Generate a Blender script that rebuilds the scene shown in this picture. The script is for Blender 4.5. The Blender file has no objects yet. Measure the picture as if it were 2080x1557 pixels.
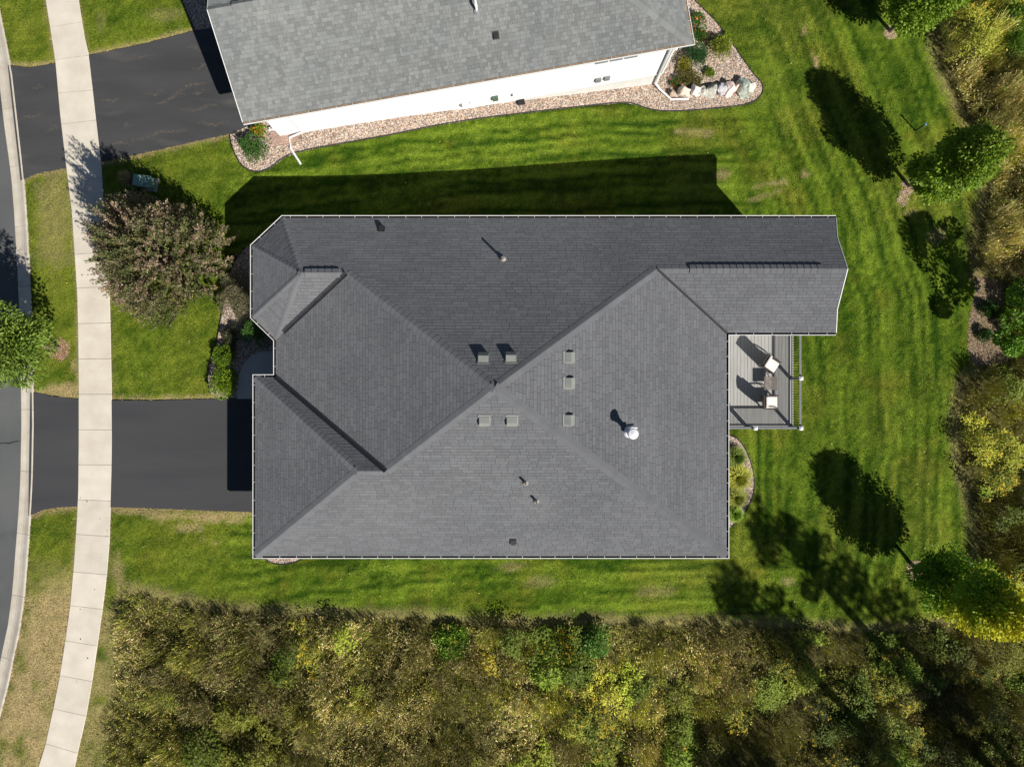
import bpy, bmesh, math, random
import numpy as np
from mathutils import Vector, Matrix

random.seed(7)
RNG = np.random.default_rng(7)
SC = bpy.context.scene
COL = SC.collection

# ------------------------------------------------------------------ camera, sky, sun, exposure
H = 31.0            # camera height above the street-side lawn
F = 1395.0          # focal length in photo pixels (photo is 2080 px wide)
CX, CY = 1040.0, 778.0
cam_d = bpy.data.cameras.new('camera')
cam = bpy.data.objects.new('camera', cam_d); COL.objects.link(cam)
cam.location = (0, 0, H)
cam.rotation_euler = (0, 0, 0)
cam_d.sensor_fit = 'HORIZONTAL'; cam_d.sensor_width = 36.0
cam_d.lens = 36.0 * F / 2080.0
cam_d.clip_end = 1000.0
SC.camera = cam

SUN_EL = math.radians(40.0)
SH_ANG = math.radians(48.0)          # shadows run up-left, this far above the -x axis
sun_to = Vector((math.cos(SH_ANG) * math.cos(SUN_EL), -math.sin(SH_ANG) * math.cos(SUN_EL), math.sin(SUN_EL)))
world = bpy.data.worlds.new('World'); SC.world = world; world.use_nodes = True
wn = world.node_tree.nodes; wl = world.node_tree.links
sky = wn.new('ShaderNodeTexSky'); sky.sky_type = 'NISHITA'; sky.sun_disc = False
sky.sun_elevation = SUN_EL; sky.altitude = 300; sky.dust_density = .3; sky.air_density = .8
sky.sun_rotation = math.atan2(sun_to.x, sun_to.y)
wl.new(sky.outputs['Color'], wn['Background'].inputs['Color'])
wn['Background'].inputs['Strength'].default_value = 0.05
sun_d = bpy.data.lights.new('sun', 'SUN'); sun_d.energy = 5.0; sun_d.angle = math.radians(0.55); sun_d.color = (1.0, 0.955, 0.88)
sun = bpy.data.objects.new('sun', sun_d); COL.objects.link(sun)
sun.rotation_euler = (-sun_to).to_track_quat('-Z', 'Y').to_euler(); sun.location = (30, -35, 45)
SC.view_settings.view_transform = 'Standard'; SC.view_settings.look = 'None'
SC.view_settings.gamma = 1.0; SC.view_settings.exposure = 0.28
SC.view_settings.use_curve_mapping = False
SC.cycles.max_bounces = 4; SC.cycles.diffuse_bounces = 2; SC.cycles.glossy_bounces = 1; SC.cycles.transmission_bounces = 2; SC.cycles.transparent_max_bounces = 4

# ------------------------------------------------------------------ ground height and pixel <-> place
_cx = np.array([-400, -25, -12, -8, -5, -2, 1, 4, 7, 10, 14, 20, 28, 400.])
_cz = np.array([-.05, -.03, .05, .0, -.18, -.48, -.85, -1.25, -1.6, -1.82, -1.95, -2.02, -2.1, -2.1])
_gx = np.arange(-60, 61, 1.0)
_gzv = np.interp(_gx, _cx, _cz)
for _ in range(2):
    _gzv[1:-1] = .25 * _gzv[:-2] + .5 * _gzv[1:-1] + .25 * _gzv[2:]
def gz(x):
    return np.interp(x, _gx, _gzv)
def P(px, py, z):
    k = (H - z) / F
    return Vector(((px - CX) * k, (CY - py) * k, z))
def G(px, py, dz=0.0):
    z = 0.0
    for _ in range(12):
        x = (px - CX) * (H - z) / F
        z = float(gz(x)) + dz
    return P(px, py, z)
def Gxy(pts):
    return [(G(*p).x, G(*p).y) for p in pts]
def to_px(x, y, z):
    k = F / (H - z)
    return CX + x * k, CY - y * k

# ------------------------------------------------------------------ noise in numpy
def vnoise(x, y, seed=0):
    xi = np.floor(x).astype(np.int64); yi = np.floor(y).astype(np.int64)
    fx = x - xi; fy = y - yi
    fx = fx * fx * (3 - 2 * fx); fy = fy * fy * (3 - 2 * fy)
    def h(a, b):
        n = (a * 374761393 + b * 668265263 + seed * 1442695041) & 0xffffffff
        n = ((n ^ (n >> 13)) * 1274126177) & 0xffffffff
        return ((n ^ (n >> 16)) & 0xffff) / 65535.0
    return (h(xi, yi) * (1 - fx) + h(xi + 1, yi) * fx) * (1 - fy) + (h(xi, yi + 1) * (1 - fx) + h(xi + 1, yi + 1) * fx) * fy
def fbm(x, y, seed=0, o=4):
    s = 0; a = .5; t = 0
    for i in range(o):
        s = s + a * vnoise(x * 2 ** i + 17.3 * i, y * 2 ** i - 9.1 * i, seed + i); t += a; a *= .55
    return s / t
def sstep(a, b, x):
    t = np.clip((x - a) / (b - a), 0, 1)
    return t * t * (3 - 2 * t)
def inside(poly, x, y):
    r = np.zeros(x.shape, bool); n = len(poly); j = n - 1
    for i in range(n):
        xi, yi = poly[i]; xj, yj = poly[j]
        c = ((yi > y) != (yj > y))
        with np.errstate(divide='ignore', invalid='ignore'):
            r ^= c & (x < (xj - xi) * (y - yi) / ((yj - yi) + 1e-12) + xi)
        j = i
    return r
def dist_line(pl, x, y, closed=False):
    d = np.full(x.shape, 1e9)
    n = len(pl)
    for i in range(n if closed else n - 1):
        ax, ay = pl[i]; bx, by = pl[(i + 1) % n]
        dx, dy = bx - ax, by - ay
        L = dx * dx + dy * dy + 1e-12
        t = np.clip(((x - ax) * dx + (y - ay) * dy) / L, 0, 1)
        d = np.minimum(d, np.hypot(x - ax - t * dx, y - ay - t * dy))
    return d

# ------------------------------------------------------------------ objects
def tag(o, label=None, cat=None, group=None, kind=None):
    if label: o['label'] = label
    if cat: o['category'] = cat
    if group: o['group'] = group
    if kind: o['kind'] = kind
    return o
def empty(name, loc, label=None, cat=None, group=None, rz=0.0):
    o = bpy.data.objects.new(name, None); COL.objects.link(o)
    o.location = loc; o.rotation_euler = (0, 0, rz); o.empty_display_size = .2
    return tag(o, label, cat, group)
_wm = {}
def wmat(o):
    # world matrix of an unparented or parented helper without a depsgraph update
    m = Matrix.Translation(o.location) @ o.rotation_euler.to_matrix().to_4x4() @ Matrix.Diagonal((*o.scale, 1))
    return (wmat(o.parent) @ m) if o.parent else m
def link(o, parent=None):
    COL.objects.link(o)
    if parent is not None: o.parent = parent
    return o
def mesh(name, verts, faces, mat, parent=None, world_coords=True, smooth=False):
    """one mesh object; verts are world coordinates unless world_coords is False (then in the parent's space)"""
    me = bpy.data.meshes.new(name)
    v = [Vector(p) for p in verts]
    if parent is not None and world_coords:
        im = wmat(parent).inverted(); v = [im @ p for p in v]
    me.from_pydata([tuple(p) for p in v], [], faces)
    me.materials.append(mat)
    if smooth:
        me.polygons.foreach_set('use_smooth', [True] * len(me.polygons))
    me.update()
    return link(bpy.data.objects.new(name, me), parent)
def mesh_np(name, V, Tr, mat, parent=None, col=None, origin=None):
    V = np.asarray(V, np.float32).copy(); Tr = np.asarray(Tr, np.int32)
    if parent is not None:
        im = np.array(wmat(parent).inverted(), np.float32)
        V = V @ im[:3, :3].T + im[:3, 3]
    me = bpy.data.meshes.new(name)
    me.vertices.add(len(V)); me.vertices.foreach_set('co', V.ravel())
    k = Tr.shape[1]
    me.loops.add(Tr.size); me.loops.foreach_set('vertex_index', Tr.ravel())
    me.polygons.add(len(Tr)); me.polygons.foreach_set('loop_start', np.arange(0, Tr.size, k, dtype=np.int32))
    me.polygons.foreach_set('loop_total', np.full(len(Tr), k, np.int32))
    me.update(calc_edges=True)
    if col is not None:
        a = me.color_attributes.new('Col', 'FLOAT_COLOR', 'POINT')
        c = np.ones((len(V), 4), np.float32); c[:, :3] = col
        a.data.foreach_set('color', c.ravel())
    me.materials.append(mat)
    return link(bpy.data.objects.new(name, me), parent)
def dup(src, parent, loc=None, rot=None):
    o = src.copy(); COL.objects.link(o); o.parent = parent
    if loc is not None: o.location = loc
    if rot is not None: o.rotation_euler = rot
    return o

class MB:
    """collects simple solids into one mesh"""
    def __init__(s): s.v = []; s.f = []
    def add(s, v, f):
        n = len(s.v); s.v += [tuple(p) for p in v]; s.f += [tuple(i + n for i in q) for q in f]; return s
    def box(s, c, d, rz=0.0, M=None):
        x, y, z = d[0] / 2, d[1] / 2, d[2] / 2
        pts = [Vector((a, b, e)) for e in (-z, z) for a, b in ((-x, -y), (x, -y), (x, y), (-x, y))]
        R = M if M is not None else Matrix.Rotation(rz, 3, 'Z')
        pts = [R @ p + Vector(c) for p in pts]
        return s.add(pts, [(3, 2, 1, 0), (4, 5, 6, 7), (0, 1, 5, 4), (1, 2, 6, 5), (2, 3, 7, 6), (3, 0, 4, 7)])
    def tube(s, pts, rad, n=8, cap=True):
        pts = [Vector(p) for p in pts]
        if not hasattr(rad, '__len__'): rad = [rad] * len(pts)
        vs = []; fs = []
        ref = Vector((0.3, 0.9, 0.2)).normalized()
        for i, p in enumerate(pts):
            d = (pts[min(i + 1, len(pts) - 1)] - pts[max(i - 1, 0)]).normalized()
            a = d.cross(ref)
            if a.length < 1e-3: a = d.cross(Vector((1, 0, 0)))
            a.normalize(); b = d.cross(a)
            for k in range(n):
                t = 2 * math.pi * k / n
                vs.append(p + (a * math.cos(t) + b * math.sin(t)) * rad[i])
        for i in range(len(pts) - 1):
            for k in range(n):
                fs.append((i * n + k, i * n + (k + 1) % n, (i + 1) * n + (k + 1) % n, (i + 1) * n + k))
        if cap:
            fs.append(tuple(range(n - 1, -1, -1))); fs.append(tuple((len(pts) - 1) * n + k for k in range(n)))
        return s.add(vs, fs)
    def lathe(s, c, prof, n=16):
        vs = []; fs = []
        for r, z in prof:
            for k in range(n):
                t = 2 * math.pi * k / n
                vs.append((c[0] + r * math.cos(t), c[1] + r * math.sin(t), c[2] + z))
        for i in range(len(prof) - 1):
            for k in range(n):
                fs.append((i * n + k, i * n + (k + 1) % n, (i + 1) * n + (k + 1) % n, (i + 1) * n + k))
        fs.append(tuple(range(n - 1, -1, -1))); fs.append(tuple((len(prof) - 1) * n + k for k in range(n)))
        return s.add(vs, fs)
    def out(s, name, mat, parent=None, world_coords=True, smooth=False):
        return mesh(name, s.v, s.f, mat, parent, world_coords, smooth)

# ------------------------------------------------------------------ materials
def mk(name, c1, c2=None, scale=1.0, rough=.85, fine=None, fine_amt=.2, bump=0.0, bscale=40.0, attr=False, island=0.0, objr=0.0,
       metal=0.0, transl=0.0, drough=0.0, stretch=None, spec=.3, c3=None, s3=.3, t3=(.5, .7)):
    m = bpy.data.materials.new(name); m.use_nodes = True
    N = m.node_tree.nodes; L = m.node_tree.links
    b = N['Principled BSDF']; b.inputs['Roughness'].default_value = rough; b.inputs['Metallic'].default_value = metal
    b.inputs['Specular IOR Level'].default_value = spec
    b.inputs['Diffuse Roughness'].default_value = drough
    geo = N.new('ShaderNodeNewGeometry')
    pos = geo.outputs['Position']
    if stretch is not None:
        mp = N.new('ShaderNodeMapping'); mp.inputs['Rotation'].default_value = (0, 0, stretch[0]); mp.inputs['Scale'].default_value = stretch[1]
        L.new(pos, mp.inputs['Vector']); pos2 = mp.outputs['Vector']
    else: pos2 = pos
    def noise(sc, det=6.0, p=pos):
        n = N.new('ShaderNodeTexNoise'); n.inputs['Scale'].default_value = sc; n.inputs['Detail'].default_value = det
        L.new(p, n.inputs['Vector']); return n.outputs['Fac']
    def ramp(f, a, bb):
        r = N.new('ShaderNodeMapRange'); r.inputs['From Min'].default_value = a; r.inputs['From Max'].default_value = bb
        L.new(f, r.inputs['Value']); return r.outputs['Result']
    def mixc(f, a, bb, mode='MIX'):
        x = N.new('ShaderNodeMix'); x.data_type = 'RGBA'; x.blend_type = mode
        if isinstance(f, float): x.inputs[0].default_value = f
        else: L.new(f, x.inputs[0])
        for i, q in ((6, a), (7, bb)):
            if isinstance(q, tuple): x.inputs[i].default_value = (*q, 1)
            else: L.new(q, x.inputs[i])
        return x.outputs[2]
    def scalec(c, f):
        x = N.new('ShaderNodeVectorMath'); x.operation = 'SCALE'
        L.new(c, x.inputs[0]); L.new(f, x.inputs['Scale']); return x.outputs[0]
    if attr:
        a = N.new('ShaderNodeAttribute'); a.attribute_name = 'Col'; c = a.outputs['Color']
    else:
        c = mixc(ramp(noise(scale, 6, pos2), .3, .7), c1, c2 if c2 else c1)
    if c3 is not None:
        c = mixc(ramp(noise(s3, 5, pos2), *t3), c, c3)
    if island:
        r = N.new('ShaderNodeMapRange'); r.inputs['To Min'].default_value = 1 - island; r.inputs['To Max'].default_value = 1 + island
        L.new(geo.outputs['Random Per Island'], r.inputs['Value']); c = scalec(c, r.outputs['Result'])
    if objr:
        oi = N.new('ShaderNodeObjectInfo')
        r = N.new('ShaderNodeMapRange'); r.inputs['To Min'].default_value = 1 - objr; r.inputs['To Max'].default_value = 1 + objr
        L.new(oi.outputs['Random'], r.inputs['Value']); c = scalec(c, r.outputs['Result'])
    if fine:
        r = N.new('ShaderNodeMapRange'); r.inputs['From Min'].default_value = .3; r.inputs['From Max'].default_value = .7
        r.inputs['To Min'].default_value = 1 - fine_amt; r.inputs['To Max'].default_value = 1 + fine_amt
        L.new(noise(fine, 3), r.inputs['Value']); c = scalec(c, r.outputs['Result'])
    L.new(c, b.inputs['Base Color'])
    if bump:
        bp = N.new('ShaderNodeBump'); bp.inputs['Strength'].default_value = bump; bp.inputs['Distance'].default_value = .02
        L.new(noise(bscale, 4), bp.inputs['Height']); L.new(bp.outputs['Normal'], b.inputs['Normal'])
    if transl:
        t = N.new('ShaderNodeBsdfTranslucent'); L.new(c, t.inputs['Color'])
        mx = N.new('ShaderNodeMixShader'); mx.inputs[0].default_value = transl
        L.new(b.outputs[0], mx.inputs[1]); L.new(t.outputs[0], mx.inputs[2])
        L.new(mx.outputs[0], N['Material Output'].inputs['Surface'])
    return m

M_LAWN = mk('lawn_soil', (.1, .1, .1), attr=True, fine=14, fine_amt=.45, bump=.6, bscale=60, rough=.95, spec=.1)
M_BLADE = mk('grass_blade', (.1, .1, .1), attr=True, rough=.6, spec=.2)
M_LEAF = mk('leaf', (.1, .1, .1), attr=True, rough=.55, transl=.33, spec=.3)
M_STRAW = mk('meadow_blade', (.1, .1, .1), attr=True, rough=.75, spec=.1)
M_ROAD = mk('road_asphalt', (.095, .1, .1), (.125, .13, .128), scale=.5, fine=60, fine_amt=.18, bump=.3, bscale=120, rough=.9, c3=(.06, .063, .063), s3=.35, t3=(.58, .75))
M_DRIVE = mk('driveway_asphalt', (.048, .048, .052), (.064, .064, .067), scale=.4, fine=70, fine_amt=.12, bump=.25, bscale=150, rough=.85, spec=.25,
             stretch=(.02, (.35, 2.2, 1)))
M_DRIVE_OLD = mk('worn_driveway_asphalt', (.049, .049, .052), (.066, .066, .068), scale=.6, fine=60, fine_amt=.15, bump=.3, bscale=120, rough=.9,
                 stretch=(-.2, (.5, 2.2, 1)), c3=(.1, .094, .085), s3=.55, t3=(.6, .78))
M_CONC = mk('sidewalk_concrete', (.58, .52, .43), (.69, .63, .53), scale=1.3, fine=45, fine_amt=.07, bump=.15, bscale=100, objr=.05, rough=.9)
M_KERB = mk('kerb_concrete', (.52, .46, .37), (.63, .57, .48), scale=2.2, fine=40, fine_amt=.1, bump=.2, bscale=90, objr=.05, rough=.9)
M_STOOP = mk('stoop_concrete', (.4, .4, .38), (.48, .47, .44), scale=1.5, fine=40, fine_amt=.08, rough=.9)
M_JOINT = mk('joint_dirt', (.16, .13, .09), (.26, .21, .15), scale=6, rough=.95)
M_SOIL = mk('bed_soil', (.14, .11, .085), (.24, .19, .15), scale=12, fine=50, fine_amt=.3, rough=.95)
M_ROCK = mk('river_rock', (.3, .3, .3), attr=True, rough=.8)
M_MULCH = mk('mulch_chip', (.3, .3, .3), attr=True, rough=.9)
M_EDGE = mk('black_plastic_edging', (.03, .03, .03), rough=.6)
M_SHIN = mk('dark_shingle', (.15, .154, .163), (.175, .179, .188), scale=.35, fine=30, fine_amt=.14, island=.1, drough=.7, rough=.92, spec=.2, c3=(.188, .192, .202), s3=.16, t3=(.52, .8))
M_CAP = mk('dark_ridge_cap', (.152, .156, .165), (.176, .18, .19), scale=1.2, fine=40, fine_amt=.1, objr=.05, drough=.7, rough=.92, spec=.2)
M_SHIN2 = mk('grey_shingle', (.2, .21, .208), (.235, .242, .234), scale=.5, fine=30, fine_amt=.14, island=.17, drough=.6, rough=.92, spec=.2)
M_CAP2 = mk('grey_ridge_cap', (.18, .19, .186), (.215, .222, .214), scale=1.2, fine=40, fine_amt=.1, objr=.12, rough=.92, spec=.2)
M_DARKM = mk('dark_flashing', (.022, .023, .028), (.034, .034, .039), scale=3, rough=.6, spec=.4)
M_UNDER = mk('shingle_lap', (.05, .05, .056), (.062, .062, .068), scale=3, rough=.9)
M_UNDER2 = mk('grey_shingle_lap', (.1, .105, .105), (.12, .125, .122), scale=3, rough=.9)
M_WHITE = mk('white_aluminium', (.8, .8, .79), (.76, .75, .73), scale=2, rough=.5, spec=.4)
M_GUTIN = mk('gutter_inside', (.035, .03, .03), (.09, .07, .055), scale=4, rough=.9)
M_GUTIN2 = mk('leafy_gutter_inside', (.22, .15, .09), (.4, .28, .18), scale=4, rough=.9)
M_SIDING = mk('white_siding', (.82, .82, .82), (.86, .86, .86), scale=1.5, rough=.6)
M_FOUND = mk('painted_foundation', (.7, .7, .68), (.62, .61, .57), scale=2, fine=30, fine_amt=.06, rough=.9)
M_HOUSEW = mk('grey_siding', (.3, .3, .31), (.33, .33, .34), scale=1, rough=.7)
M_VENT = mk('grey_vent_metal', (.2, .21, .195), (.24, .25, .23), scale=4, rough=.6, objr=.05)
M_BLACK = mk('black_plastic', (.02, .02, .022), (.035, .035, .037), scale=8, rough=.6)
M_GALV = mk('white_flue_metal', (.75, .76, .78), (.82, .82, .83), scale=5, rough=.35, spec=.5)
M_PIPE = mk('vent_pipe', (.3, .27, .24), (.4, .36, .32), scale=10, rough=.7)
M_PVC = mk('white_pipe', (.8, .79, .76), (.75, .74, .7), scale=8, rough=.5)
M_BOARD = mk('deck_board_composite', (.34, .335, .315), (.41, .405, .385), scale=2.5, fine=60, fine_amt=.08, objr=.06, rough=.8, stretch=(0, (6, .5, 1)))
M_TRIM = mk('deck_trim', (.42, .42, .4), (.48, .48, .46), scale=3, rough=.8)
M_RAIL = mk('railing_grey', (.16, .17, .18), (.2, .21, .22), scale=5, rough=.6)
M_BAL = mk('black_baluster', (.02, .02, .022), rough=.5)
M_CUSH = mk('cream_cushion', (.8, .75, .67), (.84, .79, .71), scale=6, fine=80, fine_amt=.04, rough=.9)
M_WICK = mk('dark_brown_wicker', (.045, .037, .033), (.085, .072, .065), scale=18, fine=90, fine_amt=.25, rough=.75)
M_SLAT = mk('brown_grey_slat', (.15, .125, .11), (.2, .17, .155), scale=9, objr=.08, rough=.7)
M_UTIL = mk('green_painted_metal', (.2, .34, .28), (.25, .4, .33), scale=4, fine=30, fine_amt=.08, rough=.6)
M_GREENBOX = mk('dark_green_metal', (.08, .13, .1), (.1, .16, .12), scale=4, rough=.6)
M_METER = mk('grey_metal_louvre', (.18, .19, .2), (.24, .25, .26), scale=8, rough=.5)
M_BARK = mk('bark', (.16, .12, .085), (.26, .205, .15), scale=9, fine=40, fine_amt=.25, bump=.5, bscale=30, rough=.95)
M_BARKD = mk('dark_bark', (.07, .05, .04), (.12, .09, .07), scale=9, fine=40, fine_amt=.25, rough=.95)
M_BRICK = mk('pink_paver', (.42, .28, .22), (.5, .36, .29), scale=8, objr=.15, fine=50, fine_amt=.1, rough=.9)
M_BLUE = mk('blue_marker_paint', (.12, .25, .42), (.16, .3, .48), scale=6, rough=.5)
M_FLOWER = mk('petal', (.5, .3, .1), attr=True, rough=.6, transl=.15)

# ------------------------------------------------------------------ outlines read from the photograph (photo pixels)
CURB_R = [(-60, -330), (-35, -150), (-10, -30), (0, 22), (12, 80), (25, 150), (37, 255), (48, 355), (54, 430), (58, 500), (63, 590), (66, 680), (68, 780), (69, 860), (67, 970),
          (63, 1045), (57, 1120), (51, 1200), (42, 1270), (31, 1320), (18, 1385), (0, 1455), (-28, 1557), (-75, 1720), (-130, 1880)]
CURB_L = [(x - 29 - (3 if y < 300 else 0), y - 2) for x, y in CURB_R]
WALK_L = [(40, -330), (70, -150), (88, -30), (93, 0), (105, 75), (113, 128), (122, 230), (135, 340), (146, 430), (152, 520), (157, 600), (159, 680), (160, 780), (160, 900), (159, 1000),
          (156, 1060), (150, 1150), (142, 1235), (132, 1305), (121, 1375), (108, 1440), (92, 1513), (77, 1560), (35, 1720), (-10, 1880)]
WALK_R = [(110, -330), (140, -150), (156, -30), (160, 0), (172, 75), (181, 112), (190, 190), (199, 270), (206, 330), (212, 430), (219, 520), (223, 600), (225, 680), (227, 780), (228, 900),
          (227, 960), (225, 1030), (223, 1100), (217, 1170), (209, 1235), (199, 1305), (188, 1380), (176, 1450), (163, 1507), (151, 1560), (110, 1720), (65, 1880)]
JOINTS = [-220, -150, -85, -20, 50, 117, 186, 248, 306, 364, 441, 514, 583, 656, 728, 800, 872, 943, 1015, 1086, 1163, 1232, 1305, 1376, 1445, 1518, 1590, 1660, 1730]
KJOINTS = [-280, -155, -30, 92, 218, 335, 458, 581, 706, 831, 957, 1084, 1210, 1338, 1465, 1590, 1715]
DRIVE = [(222, 812), (300, 813), (400, 810), (485, 808), (575, 806), (575, 1040), (510, 1039), (400, 1035), (300, 1031), (222, 1029)]
APRON = [(62, 797), (80, 797), (105, 804), (165, 810), (165, 1027), (115, 1030), (90, 1034), (72, 1042), (58, 1046)]
DRIVE2 = [(175, 113), (210, 106), (300, 87), (395, 62), (440, 55), (530, 225), (505, 262), (440, 277), (320, 304), (230, 323), (198, 330)]
APRON2 = [(16, 132), (35, 134), (60, 137), (85, 133), (118, 127), (142, 340), (110, 345), (75, 352), (42, 366)]
BED_N = [(467, 275), (473, 300), (486, 328), (506, 345), (528, 348), (550, 340), (580, 318), (620, 305), (700, 290), (800, 272), (900, 252), (1000, 237), (1100, 225), (1200, 214), (1265, 208),
         (1292, 212), (1315, 220), (1345, 225), (1400, 224), (1480, 217), (1520, 210), (1540, 199), (1549, 183), (1545, 166), (1530, 150), (1510, 122), (1480, 78), (1450, 40), (1425, 15),
         (1402, -12), (1385, -60), (1290, 100), (1200, 130), (900, 185), (620, 235), (540, 246), (500, 258)]
BED_NW = [(360, -45), (370, 0), (382, 30), (396, 61), (418, 58), (436, 54), (400, -45)]
BED_W = [(500, 500), (484, 520), (470, 545), (460, 590), (450, 640), (441, 690), (432, 718), (424, 745), (422, 775), (428, 798), (445, 806), (485, 807), (600, 800), (600, 560), (560, 505)]
STOOP = [(600, 716), (556, 712), (532, 713), (511, 722), (496, 738), (487, 758), (484, 780), (483, 809), (600, 809)]
BED_E = [(1440, 885), (1484, 884), (1500, 892), (1516, 916), (1528, 950), (1532, 975), (1530, 1000), (1522, 1022), (1505, 1050), (1484, 1069), (1440, 1072)]
BED_S = [(535, 1120), (543, 1136), (556, 1142), (575, 1144), (595, 1141), (612, 1134), (618, 1120)]
MEADOW = [(205, 1700), (228, 1450), (243, 1330), (244, 1238), (266, 1203), (330, 1216), (420, 1240), (520, 1247), (640, 1252), (760, 1256), (850, 1256), (950, 1268), (1100, 1270), (1250, 1268),
          (1380, 1268), (1480, 1268), (1600, 1276), (1750, 1284), (1880, 1280), (1965, 1250), (1990, 1150), (1985, 1080), (1972, 1000), (1950, 920), (1946, 840), (1962, 775), (2000, 742), (2045, 735),
          (2050, 640), (2035, 568), (1988, 555), (1985, 500), (1995, 440), (2010, 390), (2000, 330), (1975, 255), (1935, 180), (1905, 110), (1905, 40), (1915, -40), (1930, -300),
          (2500, -300), (2500, 1900), (200, 1900)]
MULCH_D = [(1985, 562), (2012, 566), (2032, 575), (2042, 640), (2052, 700), (2044, 735), (1998, 742), (1975, 735), (1965, 700), (1968, 655), (1978, 605)]
def blob(px, py, r, n=14, seed=1, sq=1.0):
    rr = random.Random(seed)
    return [(px + r * (0.8 + .4 * rr.random()) * math.cos(2 * math.pi * i / n), py + sq * r * (0.8 + .4 * rr.random()) * math.sin(2 * math.pi * i / n)) for i in range(n)]
MULCH = [blob(121, 708, 21, seed=3, sq=1.1), blob(1845, 380, 15, seed=4), blob(1834, 404, 11, seed=9, sq=1.4), blob(1808, 66, 13, seed=5), blob(1860, 1156, 19, seed=6, sq=.9), MULCH_D]
gCR, gCL, gWL, gWR = map(Gxy, (CURB_R, CURB_L, WALK_L, WALK_R))
gD = {n: Gxy(p) for n, p in dict(DRIVE=DRIVE, APRON=APRON, DRIVE2=DRIVE2, APRON2=APRON2, BED_N=BED_N, BED_NW=BED_NW, BED_W=BED_W, STOOP=STOOP, BED_E=BED_E, BED_S=BED_S, MEADOW=MEADOW).items()}
gMU = [Gxy(m) for m in MULCH]
gWALK = gWL + gWR[::-1]
gCURB = gCL + gCR[::-1]
gROADSIDE = [(-120, gCL[0][1])] + gCL + [(-120, gCL[-1][1])]
EAVE_MAIN_XY = [(-10.65, -7.18), (8.9, -7.18), (8.9, 1.98), (13.0, 1.98), (13.0, 6.89), (-9.46, 6.89), (-10.75, 5.68), (-10.75, 2.69), (-9.8, 1.75), (-9.8, .36), (-10.65, .36)]

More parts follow.
